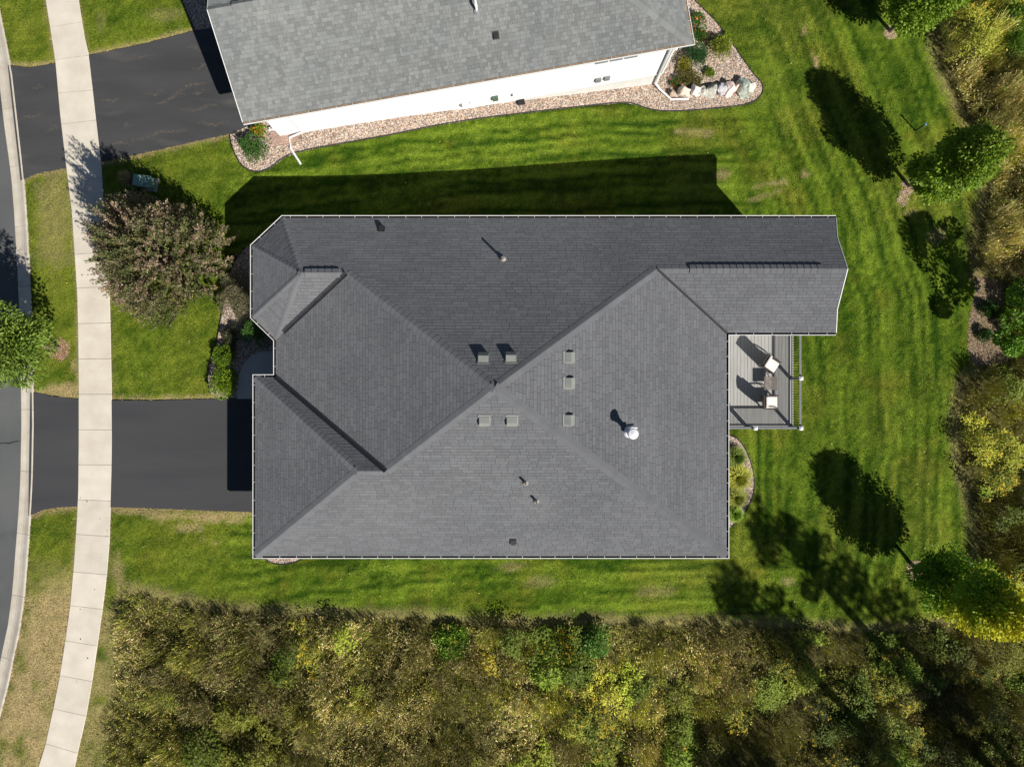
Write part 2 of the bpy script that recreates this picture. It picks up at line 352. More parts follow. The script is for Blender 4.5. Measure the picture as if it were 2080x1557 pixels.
# ------------------------------------------------------------------ lawn colour: mown bands round the house, dry edges, worn patches
def lawn_col(x, y):
    px, py = to_px(x, y, gz(x))
    n1 = fbm(x * .35, y * .35, 11); n2 = fbm(x * 1.4, y * 1.4, 23); n3 = fbm(x * 5, y * 5, 37, 3)
    # mower passes: along the side yard, and sweeping round behind the houses
    xc = np.interp(py, [-300, 0, 200, 400, 600, 900, 1100, 1300, 1600], [1440, 1560, 1640, 1722, 1788, 1806, 1790, 1740, 1600])
    se = (px - xc) + (n1 - .5) * 26
    sn = (py + .085 * (px - 1000) - .00007 * (px - 1000) ** 2) + (n1 - .5) * 34
    we = sstep(1440, 1590, px + .12 * (py - 400)); we = np.where(py > 1120, sstep(1500, 1750, px), we)
    def passes(q, wd, ph):
        b = .5 + .5 * np.sin(q * 2 * math.pi / wd + ph)
        return sstep(.25, .75, b)
    seam = lambda q, wd: np.abs(((q / wd) % 1.0) - .5) * 2
    bE = .5 * passes(se, 58, .6) + .5 * passes(se * 1.0, 23, 1.1); bN = .5 * passes(sn, 52, 2.4) + .5 * passes(sn, 21, .2)
    band = bE * we + bN * (1 - we)
    stE = fbm(se * .11, py * .006, 131, 3); stN = fbm(px * .006, sn * .11, 137, 3)
    streak = stE * we + stN * (1 - we)
    amp = np.where(px < 470, .12, .6) * (.45 + .9 * sstep(.35, .65, fbm(x * .2 + 7, y * .2, 151)))
    t = amp * (band - .35) + 1.1 * (streak - .5) * np.where(px < 470, .4, 1.0) + .7 * (n2 - .5) + .75 * (n3 - .5) + .32
    t = t + .38 * we * sstep(.86, .98, seam(se, 46)) * sstep(.35, .6, fbm(se * .05, py * .012, 181)) + .3 * (1 - we) * (px > 470) * sstep(.84, .98, seam(sn, 40)) * sstep(.4, .6, fbm(px * .01, sn * .05, 187))
    t = np.clip(t, 0, 1)[..., None]
    gd = np.array([.021, .056, .0008]); gl = np.array([.155, .222, .018])
    c = gd * (1 - t) + gl * t
    w = np.clip(sstep(.52, .74, fbm(x * .5 + 30, y * .5 - 8, 161)) * .5 + sstep(.6, .78, fbm(x * 1.1, y * 1.1, 171)) * .35, 0, 1)[..., None]
    c = c * (1 - w) + (np.array([.06, .075, .006]) * (1 - t) + np.array([.2, .195, .02]) * t) * w
    # yellower, sunburnt strips by the street and front lawn
    w = sstep(-9.5, -15, x) * .5 + sstep(-18.5, -20.5, x) * .25
    w = np.clip(w * (.25 + 1.4 * n1), 0, 1)[..., None]
    c = c * (1 - w) + (np.array([.075, .115, .008]) * (1 - t) + np.array([.25, .26, .03]) * t) * w
    w = (sstep(.45, .7, fbm(x * .22 + 3, y * .22, 51)) * .55 * sstep(4, 10, x))[..., None]
    c = c * (1 - w) + (np.array([.05, .08, .006]) * (1 - t) + np.array([.21, .22, .028]) * t) * w
    dry = np.zeros(x.shape)
    for key in ('DRIVE', 'APRON', 'DRIVE2', 'APRON2'):
        dl = dist_line(gD[key], x, y, True)
        dry = np.maximum(dry, sstep(.26, .03, dl + (n3 - .5) * .3) * .85)
    dry = np.maximum(dry, sstep(.16, .0, dist_line(gWL, x, y) + (n3 - .5) * .1) * .5)
    dry = np.maximum(dry, sstep(.16, .0, dist_line(gWR, x, y) + (n3 - .5) * .1) * .35)
    def ell(cx, cy, rx, ry, a=1.0, ang=0.0):
        ca, sa = math.cos(ang), math.sin(ang)
        u = (px - cx) * ca + (py - cy) * sa; v = -(px - cx) * sa + (py - cy) * ca
        q = np.sqrt((u / rx) ** 2 + (v / ry) ** 2) + (n2 - .5) * 1.1 + (n3 - .5) * .8
        return a * sstep(1.15, .55, q)
    for e in ((1657, 125, 5, 22, .95, -.25), (1637, 352, 10, 6, .8), (1592, 368, 9, 7, .8), (1562, 374, 34, 5, .7, -.1), (1420, 270, 40, 8, .45), (1380, 268, 14, 5, .6), (1470, 355, 22, 9, .5),
              (1560, 395, 40, 6, .45, -.3), (1635, 60, 6, 16, .7, -.3), (1850, 430, 14, 10, .4), (1900, 480, 18, 22, .4), (1600, 1180, 14, 7, .5),
              (340, 1047, 35, 10, .7), (420, 1050, 60, 11, .9), (480, 1052, 30, 14, .7), (390, 1070, 40, 8, .6), (300, 1040, 60, 5, .7), (430, 1100, 30, 5, .3, .3),
              (110, 440, 40, 120, .4), (110, 300, 30, 40, .25), (130, 790, 40, 14, .9), (150, 745, 4, 24, .7, -.35), (1040, 1150, 30, 12, .35), (1090, 1180, 40, 12, .3), (1330, 1200, 40, 14, .3),
              (240, 1180, 12, 60, .5), (205, 40, 10, 30, .2), (330, 30, 40, 14, .25)):
        dry = np.maximum(dry, ell(*e))
    s = sstep(1110, 1240, py) * (px < 150)
    dry = np.maximum(dry, s * sstep(.28, .58, n2 * .6 + n1 * .4) * .95)
    s = sstep(1200, 1260, py) * (px < 260) * (px > 150)
    dry = np.maximum(dry, s * .6 * sstep(.3, .6, n2))
    # straw along the meadow edge
    dm = dist_line(gD['MEADOW'], x, y, True)
    dry = np.maximum(dry, sstep(.75, .1, dm + (n3 - .5) * .5) * .55)
    dryc = np.array([.36, .275, .13]) * (.75 + .5 * n3[..., None])
    dr = np.clip(dry, 0, 1)[..., None]
    c = c * (1 - dr) + dryc * dr
    return np.clip(c, 0.002, 1), dry

def build_lawn():
    def axis(a, b, st):
        core = np.arange(a, b + st / 2, st)
        return np.concatenate([[-260, -150, -90, -60, a - 14, a - 6, a - 2], core, [b + 2, b + 6, b + 14, 60, 90, 150, 260]])
    xs = axis(-28, 28, .2); ys = axis(-22, 22, .2)
    X, Y = np.meshgrid(xs, ys)
    x = X.ravel(); y = Y.ravel()
    z = gz(x).copy()
    road = inside(gROADSIDE, x, y) | (x < -29)
    cu = inside(gCURB, x, y)
    dr_ = dist_line(gCR, x, y)
    z[cu | (dr_ < .1)] -= .05; z[cu & (dr_ > .2)] -= .2; z[road & ~cu] -= .35
    z -= .03 * inside(gWALK, x, y)
    for k_ in ('DRIVE', 'APRON', 'DRIVE2', 'APRON2', 'BED_N', 'BED_NW', 'BED_W', 'BED_E', 'BED_S', 'STOOP'): z -= .06 * inside(gD[k_], x, y)
    c, dry = lawn_col(x, y)
    mead = inside(gD['MEADOW'], x, y)
    n = fbm(x * 2, y * 2, 5)[:, None]
    c[mead] = (np.array([.07, .055, .022]) * (.5 + n) + np.array([.03, .035, .008]))[mead]
    z = z + (fbm(x * .9, y * .9, 77) - .5) * .05 * (~road & ~cu)
    nx, ny = len(xs), len(ys)
    i = np.arange(nx * ny).reshape(ny, nx)
    Q = np.stack([i[:-1, :-1].ravel(), i[:-1, 1:].ravel(), i[1:, 1:].ravel(), i[1:, :-1].ravel()], 1)
    o = mesh_np('lawn', np.stack([x, y, z], 1), Q, M_LAWN, col=c)
    tag(o, kind='structure')
build_lawn()

# ------------------------------------------------------------------ sheets laid on the ground
def drape(name, poly, mat, dz, parent=None, skirt=.12, kind='structure'):
    bm = bmesh.new()
    vs = [bm.verts.new((x, y, 0)) for x, y in poly]
    f = bm.faces.new(vs)
    if f.normal.z < 0: pass
    bmesh.ops.triangulate(bm, faces=bm.faces[:])
    x0 = min(p[0] for p in poly); x1 = max(p[0] for p in poly)
    for k in range(int(math.floor(max(x0, -60))), int(math.ceil(min(x1, 60))) + 1):
        bmesh.ops.bisect_plane(bm, geom=bm.verts[:] + bm.edges[:] + bm.faces[:], plane_co=(k, 0, 0), plane_no=(1, 0, 0))
    bmesh.ops.recalc_face_normals(bm, faces=bm.faces[:])
    if sum(f.normal.z for f in bm.faces) < 0: bmesh.ops.reverse_faces(bm, faces=bm.faces[:])
    be = [e for e in bm.edges if e.is_boundary]
    r = bmesh.ops.extrude_edge_only(bm, edges=be)
    low = set(v for v in r['geom'] if isinstance(v, bmesh.types.BMVert))
    for v in bm.verts:
        v.co.z = float(gz(v.co.x)) + dz - (skirt if v in low else 0)
    me = bpy.data.meshes.new(name); bm.to_mesh(me); bm.free(); me.materials.append(mat)
    o = link(bpy.data.objects.new(name, me), parent)
    if kind: o['kind'] = kind
    return o

def resample(line, ys_px):
    """points of a photo polyline at given photo rows"""
    ly = [p[1] for p in line]; lx = [p[0] for p in line]
    return [(float(np.interp(y, ly, lx)), y) for y in ys_px]

# street
road = [(-120, gCL[0][1])] + gCL + [(-120, gCL[-1][1])]
r_o = drape('street', [(x - .02 if x > -100 else x, y) for x, y in road], M_ROAD, -.115)
# a tar-dark crack and the damp patch below it, as in the photo's lower left
def strip(pts, w, z):
    v = []; f = []
    for i, (px, py) in enumerate(pts):
        g = G(px, py); v += [(g.x, g.y - w[i] / 2, z(g.x)), (g.x, g.y + w[i] / 2, z(g.x))]
        if i: f.append((2 * i - 2, 2 * i, 2 * i + 1, 2 * i - 1))
    return v, f
v, f = strip([(-30, 902), (-8, 901), (5, 899), (14, 900), (24, 897), (36, 895)], [.03, .05, .04, .06, .05, .03], lambda x: float(gz(x)) - .111)
mesh('tar_crack', v, f, mk('tar', (.025, .025, .025), rough=.7), r_o)

# sidewalk: joint bed plus one slab per bay
walk = drape('sidewalk', gWALK, M_JOINT, -.005)
def slab_edge(y, line_l, line_r, slope):
    xl = np.interp(y, [p[1] for p in line_l], [p[0] for p in line_l]); xr = np.interp(y, [p[1] for p in line_r], [p[0] for p in line_r])
    w = xr - xl
    yl = y - slope * w / 2; yr = y + slope * w / 2
    xl = np.interp(yl, [p[1] for p in line_l], [p[0] for p in line_l]); xr = np.interp(yr, [p[1] for p in line_r], [p[0] for p in line_r])
    return (float(xl), float(yl)), (float(xr), float(yr))
def slope_at(y, line):
    a = np.interp(y - 40, [p[1] for p in line], [p[0] for p in line]); b = np.interp(y + 40, [p[1] for p in line], [p[0] for p in line])
    return -(b - a) / 80.0
def pave(name, joints, ll, lr, mat, parent, top, gap=.35, sub=4):
    for j0, j1 in zip(joints[:-1], joints[1:]):
        rows = []
        for k in range(sub + 1):
            yy = j0 + gap + (j1 - j0 - 2 * gap) * k / sub
            rows.append(slab_edge(yy, ll, lr, slope_at(yy, ll)))
        V = []; Fc = []
        nC = len(top)
        for a, b in rows:
            ga, gb = G(*a), G(*b)
            for t, zt in top:
                p = ga.lerp(gb, t)
                V.append((p.x, p.y, float(gz(p.x)) + zt))
        base = len(V)
        for a, b in rows:
            ga, gb = G(*a), G(*b)
            V.append((ga.x, ga.y, float(gz(ga.x)) - .2)); V.append((gb.x, gb.y, float(gz(gb.x)) - .2))
        for r in range(sub):
            for c in range(nC - 1):
                i = r * nC + c
                Fc.append((i, i + nC, i + nC + 1, i + 1))
            Fc.append((base + 2 * r, base + 2 * r + 2, (r + 1) * nC, r * nC))
            Fc.append((r * nC + nC - 1, (r + 1) * nC + nC - 1, base + 2 * r + 3, base + 2 * r + 1))
        Fc.append(tuple([base] + list(range(0, nC)) + [base + 1]))
        Fc.append(tuple([base + 2 * sub + 1] + list(range(sub * nC + nC - 1, sub * nC - 1, -1)) + [base + 2 * sub]))
        mesh(name, V, Fc, mat, parent)
pave('slab', JOINTS, WALK_L, WALK_R, M_CONC, walk, [(0, .012), (.012, .025), (.5, .028), (.988, .025), (1, .012)])
kerb = drape('kerb', [(x, y) for x, y in gCURB], M_JOINT, -.16, skirt=.1)
pave('kerb_section', KJOINTS, CURB_L, CURB_R, M_KERB, kerb, [(0, -.105), (.05, -.1), (.4, -.085), (.6, -.055), (.78, -.01), (.9, .018), (.97, .02), (1, .012)], gap=.3)

drape('driveway', gD['DRIVE'], M_DRIVE, .018)
drape('driveway_apron', gD['APRON'], M_DRIVE, .014)
drape('driveway', gD['DRIVE2'], M_DRIVE_OLD, .018)
drape('driveway_apron', gD['APRON2'], M_DRIVE_OLD, .014)
stoop = drape('entry_path', gD['STOOP'], M_STOOP, .07)
# pale scuffs dragged across the neighbour's worn asphalt
def scuffs():
    rr = random.Random(21); V = []; Fc = []
    lines = [((270, 282), (378, 262)), ((315, 211), (372, 190)), ((368, 225), (440, 215)), ((405, 252), (462, 250)), ((355, 185), (420, 165)), ((300, 195), (330, 186)), ((220, 287), (262, 294)),
             ((275, 118), (300, 114)), ((380, 95), (420, 103)), ((395, 137), (425, 133)), ((395, 193), (412, 185)), ((40, 243), (90, 228)), ((250, 258), (265, 254)), ((205, 205), (240, 202)),
             ((95, 265), (125, 255)), ((70, 180), (90, 172))]
    for (ax, ay), (bx, by) in lines:
        n = max(4, int(math.hypot(bx - ax, by - ay) / 5))
        ph = rr.random() * 6
        for k in range(n + 1):
            t = k / n
            g = G(ax + (bx - ax) * t + rr.uniform(-1, 1), ay + (by - ay) * t + 3.0 * math.sin(ph + t * 7) + rr.uniform(-1.2, 1.2))
            for q in range(9):
                s = rr.uniform(.006, .024) * (1.2 - abs(t - .5))
                x = g.x + rr.gauss(0, .07); y = g.y + rr.gauss(0, .035); z = float(gz(x)) + .0215 + rr.random() * .001
                n0 = len(V); a = rr.uniform(-.4, .7)
                for u, w in ((-2.2, -.5), (2.0, -.6), (2.4, .4), (-1.8, .6)):
                    V.append((x + s * (u * math.cos(a) - w * math.sin(a)), y + s * (u * math.sin(a) + w * math.cos(a)), z))
                Fc.append((n0, n0 + 1, n0 + 2, n0 + 3))
    o = mesh('driveway_scuffs', V, Fc, mk('dust', (.125, .112, .09), (.075, .07, .062), scale=14, rough=.95))
    tag(o, 'pale dusty scuff marks on the worn driveway of the upper house', 'scuff marks', kind='stuff')
scuffs()

# ------------------------------------------------------------------ planting beds: soil sheet, loose river rock, black edging
beds = {k: drape('planting_bed', gD[k], M_SOIL, .012) for k in ('BED_N', 'BED_NW', 'BED_W', 'BED_E', 'BED_S')}
def poly_area(p):
    return abs(sum(p[i][0] * p[(i + 1) % len(p)][1] - p[(i + 1) % len(p)][0] * p[i][1] for i in range(len(p)))) / 2
def sample_poly(poly, n, pad=0):
    x0 = min(p[0] for p in poly) - pad; x1 = max(p[0] for p in poly) + pad; y0 = min(p[1] for p in poly) - pad; y1 = max(p[1] for p in poly) + pad
    A = poly_area(poly); tot = int(n * (x1 - x0) * (y1 - y0) / max(A, 1e-6) * 1.0) + 10
    x = RNG.uniform(x0, x1, tot); y = RNG.uniform(y0, y1, tot)
    k = inside(poly, x, y)
    return x[k], y[k]
OCT = np.array([[1, 0, 0], [.62, .6, 0], [0, 1, 0], [-.7, .55, 0], [-1, 0, 0], [-.6, -.65, 0], [.1, -1, 0], [.7, -.6, 0], [.35, .25, .62], [-.35, .2, .66], [0, -.35, .6]], np.float32)
OCTF = np.array([[0, 1, 8], [1, 2, 8], [2, 9, 8], [2, 3, 9], [3, 4, 9], [4, 5, 9], [5, 10, 9], [5, 6, 10], [6, 7, 10], [7, 0, 10], [0, 8, 10], [8, 9, 10]], np.int32)
def pebbles(name, x, y, smin, smax, dz, pal, mat, parent=None, label=None, flat=.75, long=1.0):
    n = len(x)
    s = RNG.uniform(smin, smax, n); a = RNG.uniform(0, 2 * math.pi, n)
    asp = RNG.uniform(.65, 1, n) / long
    V = np.repeat(OCT[None], n, 0).copy()
    V *= (1 + RNG.uniform(-.16, .16, V.shape)).astype(np.float32)
    V[:, :, 0] *= s[:, None]; V[:, :, 1] *= (s * asp)[:, None]; V[:, :, 2] *= (s * flat)[:, None]
    tl = RNG.normal(0, .25, n)
    V[:, :, 2] += V[:, :, 0] * tl[:, None]
    ca, sa = np.cos(a)[:, None], np.sin(a)[:, None]
    X = V[:, :, 0] * ca - V[:, :, 1] * sa + x[:, None]; Y = V[:, :, 0] * sa + V[:, :, 1] * ca + y[:, None]
    Z = V[:, :, 2] + (gz(x) + dz + RNG.uniform(0, .012, n))[:, None]
    pal = np.array(pal)
    c = pal[RNG.integers(0, len(pal), n)] * RNG.uniform(.75, 1.2, (n, 1))
    T = (OCTF[None] + (np.arange(n) * 11)[:, None, None]).reshape(-1, 3)
    o = mesh_np(name, np.stack([X, Y, Z], 2).reshape(-1, 3), T, mat, parent, np.repeat(c, 11, 0))
    tag(o, kind='stuff')
    if label: tag(o, label, name.replace('_', ' '))
    return o
RPAL = [(.56, .44, .33), (.5, .32, .23), (.4, .34, .3), (.66, .56, .46), (.32, .24, .2), (.55, .36, .27), (.68, .6, .52), (.34, .29, .28), (.6, .48, .33), (.26, .18, .14)]
LOOSE = {'BED_N': ('pink and tan river rock along the white wall of the upper house', 850), 'BED_NW': ('narrow river rock border beside the upper driveway', 800),
         'BED_W': ('river rock among the shrubs in front of the dark roofed house', 700), 'BED_E': ('curved crescent of river rock below the deck', 900), 'BED_S': ('small arc of river rock peeking out under the bottom gutter', 900)}
N_HOUSE = None
u2 = Vector((18.53, 3.29, 0)).normalized(); n2v = Vector((-u2.y, u2.x, 0))
SW2 = Vector((-11.04, 10.57, 2.9)); SE2 = Vector((7.49, 13.86, 2.9))
wS0 = SW2 + n2v * .45 + u2 * .7; wS1 = SE2 + n2v * .45 - u2 * .55
NB_POLY = [(wS0 + u2 * .15 + n2v * .05).to_2d()[:], (wS1 - u2 * .05 + n2v * .05).to_2d()[:], (wS1 + n2v * 12).to_2d()[:], (wS0 + n2v * 12).to_2d()[:]]
MAIN_IN = [(-10.2, -6.75), (8.45, -6.75), (8.45, 2.4), (12.6, 2.4), (12.6, 6.45), (-9.3, 6.45), (-10.3, 5.5), (-10.3, 2.9), (-9.4, 1.5), (-9.4, .0), (-10.2, -.05)]
for k, (lab, den) in LOOSE.items():
    A = poly_area(gD[k])
    x, y = sample_poly(gD[k], A * den)
    keep = ~inside(NB_POLY, x, y) & ~inside(MAIN_IN, x, y) & ~inside(gD['STOOP'], x, y)
    x, y = x[keep], y[keep]
    pebbles('river_rock', x, y, .018, .044, .012, RPAL, M_ROCK, None, lab)
def edging(pts, label):
    g = [G(px, py) for px, py in pts]
    # smooth
    P2 = []
    for i in range(len(g) - 1):
        for k in range(4):
            t = k / 4
            a = g[max(i - 1, 0)]; b = g[i]; c = g[i + 1]; d = g[min(i + 2, len(g) - 1)]
            P2.append(.5 * ((2 * b) + (c - a) * t + (2 * a - 5 * b + 4 * c - d) * t * t + (3 * b - a - 3 * c + d) * t ** 3))
    P2.append(g[-1])
    m = MB(); m.tube([Vector((p.x, p.y, float(gz(p.x)) + .03)) for p in P2], .028, 6)
    o = m.out('garden_edging', M_EDGE); tag(o, label, 'edging')
edging(BED_N[:31], 'long black edging between the upper house rock bed and the lawn')
edging(BED_NW[:4], 'short black edging beside the rock border at the top of the driveway')
edging(BED_W[:10], 'black edging around the shrub bed in front of the dark roofed house')
edging(BED_E[1:10], 'curved black edging round the crescent bed below the deck')
edging(BED_S[0:7], 'tiny curved black edging under the bottom gutter')

# mulch under trees
MP = [(.36, .19, .12), (.44, .26, .17), (.3, .16, .1), (.5, .34, .24), (.25, .14, .1)]
MLAB = ['red brown mulch ring round the street tree', 'pale mulch at the foot of the maple right of the upper house', 'thin spill of pale mulch just below the maple mulch ring',
        'small worn mulch patch under the top right tree', 'mulch ring at the foot of the bottom right maple', 'brown mulch bed with two small shrubs at the right edge']
for i, g in enumerate(gMU):
    A = poly_area(g)
    x, y = sample_poly(g, A * 1100)
    jx = x + RNG.normal(0, .04, len(x)); jy = y + RNG.normal(0, .04, len(x))
    pal = MP if i in (0, 5) else [(.5, .36, .24), (.55, .42, .29), (.42, .3, .2), (.36, .27, .17)]
    if i == 5: pal = [(.3, .2, .14), (.38, .26, .19), (.24, .16, .11), (.45, .33, .25)]
    pebbles('mulch', jx, jy, .018, .05, .004, pal, M_MULCH, None, MLAB[i], flat=.5, long=2.2)

# ------------------------------------------------------------------ shingled roofs
def clip_rect(poly, u0, u1, v0, v1):
    def cl(pts, ax, lim, sgn):
        out = []
        for i in range(len(pts)):
            a = pts[i - 1]; b = pts[i]
            ia = (a[ax] - lim) * sgn >= 0; ib = (b[ax] - lim) * sgn >= 0
            if ia != ib:
                t = (lim - a[ax]) / (b[ax] - a[ax])
                out.append((a[0] + (b[0] - a[0]) * t, a[1] + (b[1] - a[1]) * t))
            if ib: out.append(b)
        return out
    for ax, lim, sgn in ((0, u0, 1), (0, u1, -1), (1, v0, 1), (1, v1, -1)):
        poly = cl(poly, ax, lim, sgn)
        if len(poly) < 3: return []
    return poly
def plane_frame(pts):
    n = Vector((0, 0, 0))
    for i in range(len(pts)):
        a, b = pts[i - 1], pts[i]
        n += Vector(((a.y - b.y) * (a.z + b.z), (a.z - b.z) * (a.x + b.x), (a.x - b.x) * (a.y + b.y)))
    n.normalize()
    if n.z < 0: n = -n
    u = Vector((0, 0, 1)).cross(n).normalized(); v = n.cross(u)
    return n, u, v
def shingles(parent, pts, mat, expo=.145, wr=(.17, .5), thick=(.003, .0075), seed=1, gap=.009):
    rr = random.Random(seed)
    n, u, v = plane_frame(pts); o = pts[0]
    P2 = [((p - o).dot(u), (p - o).dot(v)) for p in pts]
    ar = sum(P2[i - 1][0] * P2[i][1] - P2[i][0] * P2[i - 1][1] for i in range(len(P2)))
    if ar < 0: P2 = P2[::-1]
    vmin = min(p[1] for p in P2); vmax = max(p[1] for p in P2)
    umin = min(p[0] for p in P2); umax = max(p[0] for p in P2)
    V = []; Fc = []
    c = 0; v0 = vmin
    while v0 < vmax - .02:
        v1 = min(v0 + expo, vmax)
        strip_ = clip_rect(P2, umin - 1, umax + 1, v0, v1)
        if len(strip_) >= 3:
            a = min(p[0] for p in strip_); b = max(p[0] for p in strip_)
            uu = a - rr.uniform(0, .3)
            while uu < b:
                w = rr.uniform(*wr); q = clip_rect(strip_, uu + gap, uu + w, v0 + gap, v1 + .01)
                uu += w
                if len(q) < 3: continue
                area = abs(sum(q[i - 1][0] * q[i][1] - q[i][0] * q[i - 1][1] for i in range(len(q)))) / 2
                if area < 2e-4: continue
                t = rr.uniform(*thick)
                k = len(V); m = len(q)
                for (a1, b1) in q:
                    V.append(o + u * a1 + v * b1 + n * (.004 + t * (1 - .75 * (b1 - v0) / expo)))
                for (a1, b1) in q: V.append(o + u * a1 + v * b1)
                Fc.append(tuple(range(k, k + m)))
                for i in range(m):
                    j = (i + 1) % m
                    if abs(q[i][1] - v1) < 1e-5 and abs(q[j][1] - v1) < 1e-5: continue
                    Fc.append((k + i, k + m + i, k + m + j, k + j))
        v0 += expo; c += 1
    ob = mesh('shingles', V, Fc, mat, parent); ob['kind'] = 'stuff'
    return ob
def ridge_caps(parent, p0, p1, na, nb, mat, expo=.235, wing=.2, lift=.01, thick=.006):
    """overlapping caps from the low end p0 to the high end p1"""
    p0, p1 = Vector(p0), Vector(p1)
    d = (p1 - p0); Lg = d.length; d.normalize()
    def side(nn, other):
        s = d.cross(nn).normalized()
        if s.dot(other) < 0: s = -s
        return s
    # each wing lies in its own plane, pointing away from the other plane
    wa = side(na, na - nb); wb = side(nb, nb - na)
    up = (na + nb).normalized()
    k = max(1, round(Lg / expo)); e = Lg / k
    vs = []
    for s, h in ((0, lift + thick), (e * 1.06, lift)):
        for pt in (wa * wing, wa * wing * .35 , Vector((0, 0, 0)), wb * wing * .35, wb * wing):
            vs.append(d * s + pt + up * (h + (.006 if pt.length < wing * .5 else 0)))
    for s in (0, e * 1.06):
        for pt in (wa * wing, wa * wing * .35, Vector((0, 0, 0)), wb * wing * .35, wb * wing):
            vs.append(d * s + pt + up * .002)
    fs = [(i, i + 1, i + 6, i + 5) for i in range(4)] + [(10 + i, 10 + i + 1, i + 1, i) for i in range(4)]
    fs += [(10, 0, 5, 15), (4, 14, 19, 9)]
    me = bpy.data.meshes.new('ridge_cap'); 
    im = wmat(parent).inverted(); R = im.to_3x3()
    me.from_pydata([tuple(R @ p) for p in vs], [], fs); me.materials.append(mat)
    bm = bmesh.new(); bm.from_mesh(me); bmesh.ops.recalc_face_normals(bm, faces=bm.faces[:]); 
    if sum(f.normal.dot(R @ up) * f.calc_area() for f in bm.faces) < 0: bmesh.ops.reverse_faces(bm, faces=bm.faces[:])
    bm.to_mesh(me); bm.free()
    for i in range(k):
        ob = bpy.data.objects.new('ridge_cap', me); link(ob, parent); ob.location = im @ (p0 + d * e * i)
def valley(parent, p0, p1, na, nb, w=.1, lift=.026):
    p0, p1 = Vector(p0), Vector(p1); d = (p1 - p0).normalized(); up = (na + nb).normalized()
    def side(nn, other):
        s = d.cross(nn).normalized()
        return s if s.dot(other) > 0 else -s
    wa = side(na, nb - na); wb = side(nb, na - nb)
    vs = []
    for p in (p0, p1):
        for q, h in ((wa * w, .03), (wa * w * .2, .028), (Vector((0, 0, 0)), .05), (wb * w * .2, .028), (wb * w, .03)):
            vs.append(p + q + up * h)
    mesh('valley_flashing', vs, [(i, i + 1, i + 6, i + 5) for i in range(4)], M_DARKM, parent)
def offset_poly(poly, d):
    """inward offset of a counter-clockwise polygon"""
    n = len(poly); out = []
    for i in range(n):
        a = Vector(poly[i - 1]); b = Vector(poly[i]); c = Vector(poly[(i + 1) % n])
        e1 = (b - a).normalized(); e2 = (c - b).normalized()
        n1 = Vector((-e1.y, e1.x)); n2 = Vector((-e2.y, e2.x))
        bis = (n1 + n2); k = d / max(.3, (1 + n1.dot(n2)))
        out.append((b.x + bis.x * k, b.y + bis.y * k))
    return out
def gutter(parent, path, ze, inner_mat, closed_ends=True, bracket_step=.65, fill=-.095):
    """open trough along path (world xy of the roof edge, counter-clockwise so outside is on the right)"""
    n = len(path)
    def offs(dd):
        out = []
        for i in range(n):
            b = Vector(path[i])
            e1 = (b - Vector(path[i - 1])).normalized() if i > 0 else None
            e2 = (Vector(path[i + 1]) - b).normalized() if i < n - 1 else None
            if e1 is None: e1 = e2
            if e2 is None: e2 = e1
            n1 = Vector((e1.y, -e1.x)); n2 = Vector((e2.y, -e2.x))
            bis = n1 + n2; out.append(b + bis * (dd / max(.35, 1 + n1.dot(n2))))
        return out
    prof = [(-.03, -.03), (-.03, -.125), (.08, -.125), (.105, -.03), (.105, .0), (.08, .0), (.08, -.012)]
    inner = [(.079, -.015), (.07, fill), (-.02, fill), (-.02, min(-.02, fill + .05))]
    def sweep(pr, mat, name, par):
        V = []; Fc = []
        for dd, zz in pr:
            for p in offs(dd): V.append((p.x, p.y, ze + zz))
        for j in range(len(pr) - 1):
            for i in range(n - 1):
                Fc.append((j * n + i, j * n + i + 1, (j + 1) * n + i + 1, (j + 1) * n + i))
        if closed_ends:
            Fc.append(tuple(j * n for j in range(4))); Fc.append(tuple(j * n + n - 1 for j in range(3, -1, -1)))
        return mesh(name, V, Fc, mat, par)
    g = sweep(prof, M_WHITE, 'gutter', parent)
    sweep_p = closed_ends; closed_ends = False
    sweep(inner, inner_mat, 'gutter_trough', g)
    # hanger straps across the trough
    me = None; rr = random.Random(len(path))
    for i in range(n - 1):
        a = Vector(path[i]); b = Vector(path[i + 1]); L = (b - a).length; e = (b - a).normalized(); nn = Vector((e.y, -e.x))
        k = int(L / bracket_step)
        if k < 1: continue
        ang = math.atan2(e.y, e.x)
        m = MB(); m.box((0, 0, 0), (.13, .012, .008), ang + math.pi / 2)
        if me is None or abs(ang) > -1:
            tmp = m.out('hanger_strap', M_WHITE, None); me = tmp.data; bpy.data.objects.remove(tmp)
        im = wmat(g).inverted()
        for j in range(k):
            s = (j + .5 + rr.uniform(-.08, .08)) * L / k
            p = a + e * s + nn * .045
            ob = bpy.data.objects.new('hanger_strap', me); link(ob, g); ob.location = im @ Vector((p.x, p.y, ze + .002))
    return g

# ---- the dark roofed house in the middle
house = empty('house', (-.6, 0, 0), 'single storey house with a dark charcoal shingled hip roof', 'house')
ZE = 2.8
IN = .1      # shingle edge sits this far inside the gutter lip
def e3(x, y): return Vector((x, y, ZE))
xW, xE, yS, yN = -9.80 + IN, 8.915 - IN, -7.18 + IN, 6.893 - IN
AP = Vector((-.59, -.143, ZE + 4.66))
pS = 4.66 / (AP.y - yS); pN = 4.66 / (yN - AP.y); pE = 4.66 / (xE - AP.x); pW = 4.66 / (AP.x - xW)
# east wing
yEw = 1.98 + IN
yR = (yEw + yN) / 2; rE = pN * (yN - yR)
Re = Vector((xE - rE / pE, yR, ZE + rE))
rakeX = 13.0
Rpk = Vector((rakeX, yR, ZE + rE))
RsE = Vector((13.3, yEw, ZE)); RnE = Vector((13.3, yN, ZE))
RsM = Vector((13.06, yEw + .9, ZE + pN * .9)); RnM = Vector((13.06, yN - .9, ZE + pN * .9))
VE = e3(xE, yEw)
